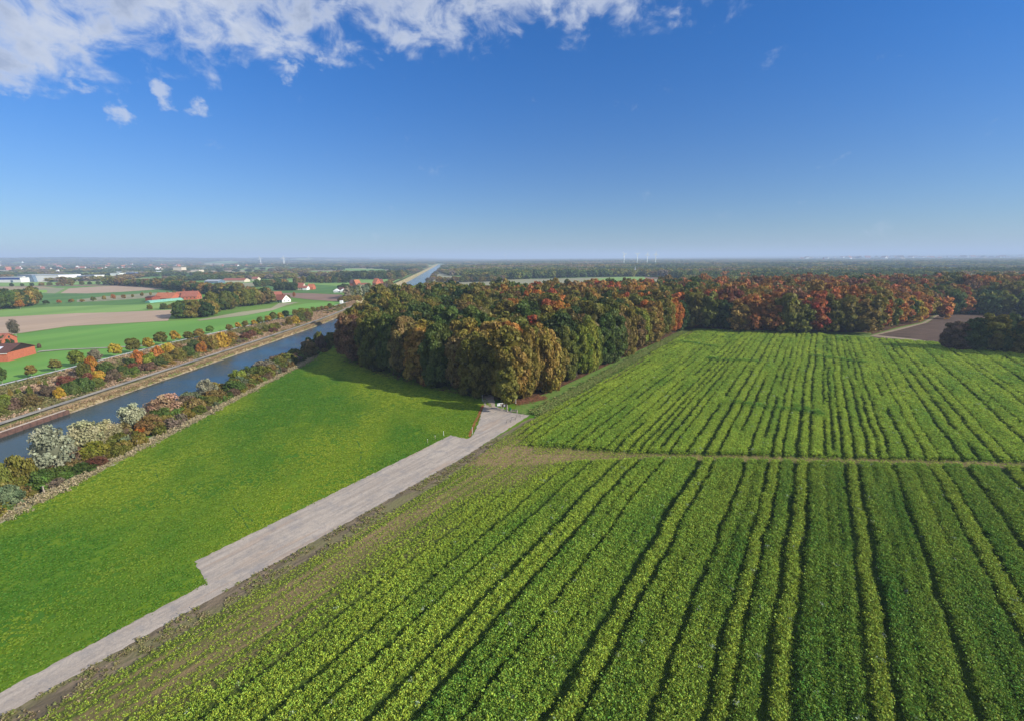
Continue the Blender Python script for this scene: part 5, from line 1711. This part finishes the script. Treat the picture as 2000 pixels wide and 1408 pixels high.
o = thing('sheet_pile_wall', 'rust brown sheet pile wall along the near left canal bank', 'wall', (0, 0, 0))
vs = []; fs = []
yy = np.arange(60, 136, .5)
for i, y in enumerate(yy):
    x = float(xL(y)) - .4 + (.35 if (i // 2) % 2 else 0)
    vs += [(x, y, -5.5), (x, y, -2.75), (x - .5, y, -2.75), (x - .5, y, -5.5)]
for i in range(len(yy) - 1):
    for j in range(3): fs.append((i * 4 + j, i * 4 + 4 + j, i * 4 + 5 + j, i * 4 + 1 + j))
MB().add(vs, fs).build('piling', M_sheetpile, o)
vs = []; fs = []
M_cap = noisy('pale_concrete_cap', (0.48, 0.4, 0.33), (0.36, 0.3, 0.25), 1.0)
MB().add([(float(xL(60)) - 1.2, 60, -2.74), (float(xL(60)) - .55, 60, -2.74), (float(xL(135)) - .55, 135, -2.74), (float(xL(135)) - 1.2, 135, -2.74),
          (float(xL(60)) - 1.2, 60, -2.6), (float(xL(60)) - .55, 60, -2.6), (float(xL(135)) - .55, 135, -2.6), (float(xL(135)) - 1.2, 135, -2.6)],
         [(0, 1, 5, 4), (1, 2, 6, 5), (2, 3, 7, 6), (3, 0, 4, 7), (4, 5, 6, 7)]).build('coping', M_cap, o)
# stone edge along the water
M_stone = noisy('bank_stone', (0.34, 0.27, 0.2), (0.18, 0.14, 0.1), 1.2)
strip('bank_edge', 136, 2400, -1.35, -0.35, None, M_stone, step=8, dz=.06)

X, Y = at(78, 806, -3)
o = thing('marker_post', 'short pale marker post beside the towpath', 'post', (X, Y, -3))
MB().box((0, 0, .7), (.35, .35, 1.4)).build('post', M_cap, o)
MB().box((0, 0, 1.46), (.5, .5, .12)).build('cap', M_white, o)


def van(X, Y, Z, rz):
    o = thing('white_van', 'white box van driving on the canal road beside the poplars', 'van', (X, Y, Z), rz)
    L, W_ = 6.2, 2.2
    prof = [(-L / 2, .45), (L / 2 - .1, .45), (L / 2, .9), (L / 2 - .1, 1.35), (L / 2 - .9, 1.6), (L / 2 - 1.5, 2.35), (-L / 2 + .1, 2.4)]
    vs = [(x, s * W_ / 2, z) for s in (-1, 1) for x, z in prof]
    n = len(prof)
    fs = [tuple(range(n)), tuple(range(2 * n - 1, n - 1, -1))] + [(i, i + n, (i + 1) % n + n, (i + 1) % n) for i in range(n)]
    MB().add(vs, fs).build('body', M_white, o)
    MB().box((-.9, 0, 1.9), (4.1, 2.34, 2.1)).build('cargo_box', M_white, o)
    MB().add([(L / 2 - .87, -.9, 1.66), (L / 2 - .87, .9, 1.66), (L / 2 - 1.45, .85, 2.3), (L / 2 - 1.45, -.85, 2.3)], [(0, 1, 2, 3)]).build('windscreen', M_glass, o)
    for sx in (-1.9, 1.9):
        for sy in (-1, 1):
            wv = []
            for k in range(14):
                for yy_ in (-.12, .12): wv.append((sx + .38 * math.cos(k / 14 * 6.283), sy * 1.0 + yy_, .38 + .38 * math.sin(k / 14 * 6.283)))
            wf = [(2 * k, 2 * ((k + 1) % 14), 2 * ((k + 1) % 14) + 1, 2 * k + 1) for k in range(14)] + [tuple(2 * k for k in range(14)), tuple(2 * k + 1 for k in range(13, -1, -1))]
            MB().add(wv, wf).build('wheel', M_rubber, o)
    return o


X, Y = at(691.5, 593.5, 0)
X = float(xL(Y) + roff(Y)) - 1.5
van(X, Y, .06, math.radians(97))

# ------------------------------------------------------------------ forecourt furniture
X, Y = at(977, 798.5)
o = thing('info_board', 'white information board on two posts at the wood entrance', 'information board', (X, Y, 0), .15)
for s in (-1, 1): MB().box((s * .82, 0, .85), (.11, .11, 1.9)).build('post', M_white, o)
pn = MB().box((0, -.02, 1.3), (1.5, .06, 1.0)).build('panel', M_white, o)
MB().add([(-.05, -.056, 1.15), (.12, -.056, 1.12), (.28, -.056, 1.5), (.18, -.056, 1.62), (.0, -.056, 1.52)], [(0, 1, 2, 3, 4)]).build('map', M_black, pn)
MB().box((-.5, -.056, 1.62), (.3, .012, .12)).build('heading', M_bluegrey, pn)
X, Y = at(984.5, 800)
o = thing('notice_board', 'dark brown notice board between the white board and the front trunk', 'notice board', (X, Y, 0), .15)
for s in (-1, 1): MB().box((s * .75, 0, .85), (.11, .11, 1.9)).build('post', M_wood, o)
pn = MB().box((0, -.02, 1.3), (1.36, .07, 1.0)).build('panel', M_black, o)
MB().box((.1, -.062, 1.3), (.42, .015, .6)).build('sheet', M_metal, pn)
# the two free-standing trees at the corner
for (px, pb, h_, w_, c, lb) in [(990.5, 803, 13, 6.5, 'olive_brown', 'olive brown tree with a bare trunk beside the notice board'), (1007, 788, 17, 9, 'bronze', 'tree with a tall bare trunk right behind the bench')]:
    X, Y = at(px, pb)
    cm = crown_me('corner_crown', seed=int(px), H=h_, W=w_, base=3.6, nc=34, nl=110, leaf=0.24, clump=.27)
    tm = trunk_me('corner_trunk', h_, 3.6, .24, 5, M_palebark, 6, w_)
    plant('corner_tree', (cm, tm, h_, w_), X, Y, 0, h_, w_, c, lb, 'tree')
X, Y = at(1004, 806)
o = thing('bench', 'wooden bench with pale side frames at the forecourt edge', 'bench', (X, Y, 0), -.35)
for s in (-1, 1):
    m = MB()
    m.box((s * .9, -.2, .25), (.14, .12, .5)); m.box((s * .9, .22, .45), (.14, .12, .95)); m.box((s * .9, 0, .62), (.14, .55, .08))
    m.build('side_frame', M_cap, o)
m = MB()
for k in range(4): m.box((0, -.2 + k * .12, .46), (1.64, .09, .045))
m.build('seat', M_wood, o)
m = MB()
for k in range(3): m.box((0, .18 + k * .03, .62 + k * .14), (1.64, .04, .1))
m.build('backrest', M_wood, o)
X, Y = at(996.5, 803)
o = thing('litter_bin', 'small green litter bin left of the bench', 'litter bin', (X, Y, 0))
MB().tube([(0, 0, .12), (0, 0, .95)], [.24, .3], 14).build('bin_body', M_greenplastic, o)
MB().tube([(0, 0, .95), (0, 0, 1.02), (0, 0, 1.1)], [.33, .32, .14], 14).build('lid', M_greenplastic, o)
MB().box((0, .3, .55), (.07, .07, 1.1)).build('post', M_darksteel, o)
# bicycle stands
SH = [(993.5, 826), (1002.5, 820.5), (1012, 816), (1019.5, 811.5)]
for i, (px, py) in enumerate(SH):
    X, Y = at(px, py)
    o = thing('bicycle_stand', '%s bicycle hoop of the four on the gravel forecourt' % ['nearest', 'second nearest', 'third nearest', 'farthest'][i], 'bicycle stand', (X, Y, .07), .1, 'bicycle hoops on the forecourt')
    m = MB()
    pp = [(-.55, 0, 0), (-.55, 0, .65), (-.47, 0, .8), (-.35, 0, .86), (.35, 0, .86), (.47, 0, .8), (.55, 0, .65), (.55, 0, 0)]
    m.tube(pp, .035, 7); m.build('hoop', M_darksteel, o)
    MB().tube([(-.55, 0, .4), (.55, 0, .4)], .022, 6).build('crossbar', M_darksteel, o)
# slim posts along the grass edge
for (px, pb, hh, lb) in [(942, 784, 1.9, 'thin white post where the track enters the wood'), (922.5, 847.5, 1.7, 'white post with a small cap at the inner corner of the grass'), (866.5, 851.5, 1.2, 'short white stake nearest the end of the parking bay'), (850, 857, .8, 'middle low stake of three along the parking bay'), (835, 864.5, .8, 'leftmost low stake of three along the parking bay')]:
    X, Y = at(px, pb)
    o = thing('stake', lb, 'post', (X, Y, 0))
    MB().tube([(0, 0, 0), (0, 0, hh)], [.045, .04], 8).build('shaft', M_wood if hh < 1 else M_white, o)
    MB().tube([(0, 0, hh), (0, 0, hh + .12)], [.07, .04], 8).build('cap', M_white, o)
# fence line posts in the hedge
for i, (px, pb) in enumerate([(87, 965), (270, 873)]):
    X, Y = at(px, pb)
    o = thing('fence_post', ['grey wooden post in the dry grass below the big white willow', 'grey wooden post in the dry grass below the pointed willow'][i], 'post', (X, Y, 0))
    MB().box((0, 0, .8), (.16, .16, 1.6)).build('shaft', M_wood, o)
    MB().box((0, 0, 1.63), (.2, .2, .06)).build('cap', M_wood, o)

# ------------------------------------------------------------------ dry grass, litter, tufts (stuff)
def scatter_simple(name, X, Y, Z, s, sz, col, label, tmpl=None):
    n = len(X)
    scl = np.stack([s, s, sz], -1)
    gn_scatter(name, tmpl or [plant_template(50 + q, 18, .4, .5, .12) for q in range(3)], np.stack([X, Y, Z], -1), scl, col, M_leafi, dict(kind='stuff', label=label))


def mixcol(n, a, b):
    q = RNG.random((n, 1)); return (np.array(a) * (1 - q) + np.array(b) * q) * RNG.uniform(.75, 1.25, (n, 1))


# dry reed strip between hedge and meadow
n = 2600
Yd = 45 + 155 * RNG.random(n); Xd = -85.3 + RNG.normal(0, .8, n) * (.4 + 1.2 * fbm(Yd / 9, Yd * 0, 77)) - np.maximum(0, (Yd - 120) / 60.0)
scatter_simple('dry_grass', Xd, Yd, np.zeros(n) + .02, RNG.uniform(.5, 1.1, n), RNG.uniform(.5, 1.3, n), mixcol(n, (.40, .33, .20), (.30, .27, .13)), 'strip of dry straw coloured grass between hedge and meadow')
poly_sheet('dry_verge', ragged([(-87.2, 30), (-84.0, 30), (-84.0, 120), (-85.2, 180), (-87.5, 205), (-90, 205), (-88.5, 120)], 1.5, .4, 9), 0.05, F_pale, px=False)
# slope vegetation
n = 15000
Yd = 90 + 380 * RNG.random(n) ** 1.2; ro = roff(Yd)
Ud = ro + 1.8 + (-8.0 - ro - 1.8) * RNG.random(n)
Xd = Ud + xL(Yd)
nn = fbm(Xd / 9, Yd / 14, 401)
cc = np.where((nn > .55)[:, None], mixcol(n, (.15, .17, .05), (.24, .2, .08)), mixcol(n, (.44, .33, .20), (.32, .22, .12)))
scatter_simple('slope_grass', Xd, Yd, gz(Xd, Yd), RNG.uniform(1.0, 2.2, n), RNG.uniform(.8, 1.8, n), cc, 'dry straw and brown grass on the slope below the road')
# reeds at the water
n = 6000
Yd = 100 + 560 * RNG.random(n) ** 1.3
Ud = -2.4 + RNG.normal(0, .75, n)
Xd = Ud + xL(Yd)
scatter_simple('bank_reeds', Xd, Yd, gz(Xd, Yd), RNG.uniform(.5, 1.3, n), RNG.uniform(.5, 1.4, n), mixcol(n, (.42, .30, .16), (.25, .19, .09)), 'brown reeds and grass along the far water edge')
# grass tufts of the meadow
n = 45000
Xd = RNG.uniform(-95, 8, n * 2); Yd = 30 + 190 * RNG.random(n * 2)
s0 = Xd * DY - Yd * DX
ok = inpoly(Xd, Yd, [(-84.3, 20), (-84.3, 120), (-86.0, 180), (-87, 224), (-60, 200), (-9, 138), (-6, 128), at(942, 792), at(930, 830), at(915, 858), at(880, 850), at(380, 1097), at(404, 1139), xy(-64.1, -20)])
ok &= RNG.random(n * 2) < np.minimum(1, (80.0 / np.hypot(Xd, Yd)) ** 1.2)
Xd, Yd = Xd[ok], Yd[ok]
n = len(Xd)
sw = np.clip((fbm(Xd / 16.0 + Yd / 40.0, Yd / 30.0 - Xd / 60.0, 501) - .36) / .3, 0, 1)[:, None]
col = (np.array((.070, .182, .012)) * (1 - sw) + np.array((.185, .265, .014)) * sw) * RNG.uniform(.94, 1.06, (n, 1))
rk = np.maximum(1, np.hypot(Xd, Yd) / 80.0)
scatter_simple('meadow_grass', Xd, Yd, np.zeros(n) + .0, RNG.uniform(.7, 1.2, n) * rk, RNG.uniform(.15, .3, n), col, 'short grass blades of the bright green meadow')
# tangled low scrub that joins the single bushes of slope and hedge
TB = []
for q in range(4):
    V_, tri_, q_, T_ = crown_data(seed=950 + q, H=1.6, W=2.4, base=-.2, nc=12, nl=34, leaf=.13, clump=.42, stray=.4)
    TB.append((V_, np.concatenate([tri_, q_[:, [0, 1, 2]], q_[:, [0, 2, 3]]]), T_))


def scrub(name, n, X, Y, Z, lo, hi, names_, label):
    cc_ = np.array([C[names_[k]] for k in RNG.integers(0, len(names_), n)]) * RNG.uniform(.8, 1.2, (n, 1))
    s_ = RNG.uniform(lo, hi, n)
    gn_scatter(name, TB, np.stack([X, Y, Z], -1), np.stack([s_ * RNG.uniform(.8, 1.4, n), s_, s_ * RNG.uniform(.6, 1.2, n)], -1), cc_, M_leafi, dict(kind='stuff', label=label))


n = 420
Yd = 100 + 300 * RNG.random(n) ** 1.15; ro = roff(Yd)
Ud = -11.5 + (ro * .62 + 11.5) * RNG.random(n) ** 1.1 + RNG.normal(0, .6, n)
ok = fbm(Yd / 16, Ud / 6, 611, 3) > .44
Yd, Ud = Yd[ok], Ud[ok]
Xd = Ud + xL(Yd)
scrub('slope_scrub', len(Xd), Xd, Yd, gz(Xd, Yd), .5, 1.35, ['olive_brown', 'olive', 'brown', 'purple_brown', 'green', 'bronze', 'yellow_green', 'grey_brown'], 'tangled low autumn scrub between the bushes of the slope')
n = 520
Yd = 42 + 165 * RNG.random(n)
Xd = -91.5 + RNG.uniform(-7.5, 4.2, n) - np.maximum(0, (Yd - 130) / 60.0)
scrub('hedge_scrub', n, Xd, Yd, np.maximum(gz(Xd, Yd), -2), .6, 1.7, ['olive_brown', 'olive', 'green', 'brown', 'grey_brown', 'light_green', 'grey_green'], 'tangled brambles and scrub filling the canal hedge')
n = 260
Yd = 195 + 210 * RNG.random(n)
Xd = xL(Yd) + RNG.uniform(37, 50, n)
scrub('wood_foot_scrub', n, Xd, Yd, gz(Xd, Yd), .8, 2.2, ['dark_green', 'olive', 'brown', 'olive_brown'], 'dark scrub at the water edge below the wood')
n = 2600
Sd = -58.0 + RNG.normal(0, 1.5, n); Td = -35 + 138 * RNG.random(n)
ok = (Sd > -59.9) & (Sd < -54.5) & (fbm(Sd / 1.2, Td / 3.0, 621, 2) > .47)
Sd, Td = Sd[ok], Td[ok]
n = len(Sd)
Xd = Sd * DY + Td * DX; Yd = -Sd * DX + Td * DY
scatter_simple('soil_weeds', Xd, Yd, np.zeros(n) + .06, RNG.uniform(.35, .9, n), RNG.uniform(.2, .55, n), mixcol(n, (.20, .24, .05), (.26, .20, .11)), 'sparse weeds on the bare soil beside the gravel')
# orange leaves along the gravel edge and litter at the corner
n = 700
q = RNG.random(n)
a = np.array(at(944, 792)); b = np.array(at(917, 852))
Xd = a[0] + (b[0] - a[0]) * q - .1 + RNG.normal(0, .14, n); Yd = a[1] + (b[1] - a[1]) * q + RNG.normal(0, .3, n)
scatter_simple('fallen_leaves', Xd, Yd, np.zeros(n) + .06, RNG.uniform(.25, .6, n), RNG.uniform(.08, .15, n), mixcol(n, (.42, .16, .06), (.3, .12, .05)), 'orange fallen leaves along the edge of the forecourt')
n = 500
a = np.array(at(1008, 788)); b = np.array(at(1062, 776))
q = RNG.random(n)
Xd = a[0] + (b[0] - a[0]) * q + RNG.normal(0, .8, n); Yd = a[1] + (b[1] - a[1]) * q + RNG.normal(0, 1.2, n)
scatter_simple('leaf_carpet', Xd, Yd, np.zeros(n) + .1, RNG.uniform(.5, 1.0, n), RNG.uniform(.1, .2, n), mixcol(n, (.30, .15, .07), (.2, .1, .05)), 'carpet of rusty leaves under the corner trees')
# rough grass on the verge between wood and crop
n = 9000
q = RNG.random(n)
Sd = -61.0 + RNG.normal(0, 1.0, n); Td = 104 + 175 * q
Xd = Sd * DY + Td * DX; Yd = -Sd * DX + Td * DY
scatter_simple('verge_tufts', Xd, Yd, np.zeros(n) + .08, RNG.uniform(.7, 1.5, n), RNG.uniform(.5, 1.1, n), mixcol(n, (.11, .21, .03), (.24, .24, .08)), 'rough green and straw coloured grass at the wood edge')

# ------------------------------------------------------------------ labels of look-alikes: place in their row
ORD = 'first second third fourth fifth sixth seventh eighth ninth tenth eleventh twelfth thirteenth fourteenth fifteenth sixteenth seventeenth eighteenth nineteenth twentieth'.split()


def ordinal(i):
    if i < 20: return ORD[i]
    t = (i + 1) // 10; o_ = (i + 1) % 10
    tens = {2: 'twenty', 3: 'thirty', 4: 'forty', 5: 'fifty', 6: 'sixty'}.get(t, 'last')
    return tens + '-' + ORD[o_ - 1] if o_ else {2: 'twentieth', 3: 'thirtieth', 4: 'fortieth', 5: 'fiftieth', 6: 'sixtieth'}.get(t, 'last')


bylab = {}
NL = 0
for o in COL.objects:
    if o.parent is None and 'category' in o: bylab.setdefault(o['label'], []).append(o)
for lb, os_ in bylab.items():
    if len(os_) < 2: continue
    os_.sort(key=lambda q: proj(q.location.x, q.location.y, q.location.z + 3)[0])
    for i, q in enumerate(os_):
        q['label'] = lb + ', ' + (ordinal(i) + ' from left' if i < len(os_) - 1 else 'rightmost')

for o in COL.objects:
    if o.parent is None and 'label' in o and len(o['label'].split()) > 16: print('LONG', o.name, o['label'])
# ------------------------------------------------------------------ haze
hz = bpy.data.materials.new('haze_air'); hz.use_nodes = True
nt = NT(hz.node_tree); nt.n.clear()
pvn = nt.new('ShaderNodeVolumePrincipled', {'Color': (0.60, 0.76, 1.0, 1), 'Density': 1.8e-4, 'Anisotropy': 0.0})
om = nt.new('ShaderNodeOutputMaterial'); nt.l.new(pvn.outputs[0], om.inputs['Volume'])
bx = MB().box((0, 15500, 90), (86000, 34000, 196)).build('haze', hz, kind='stuff')
bx['label'] = 'thin bluish haze over the plain'
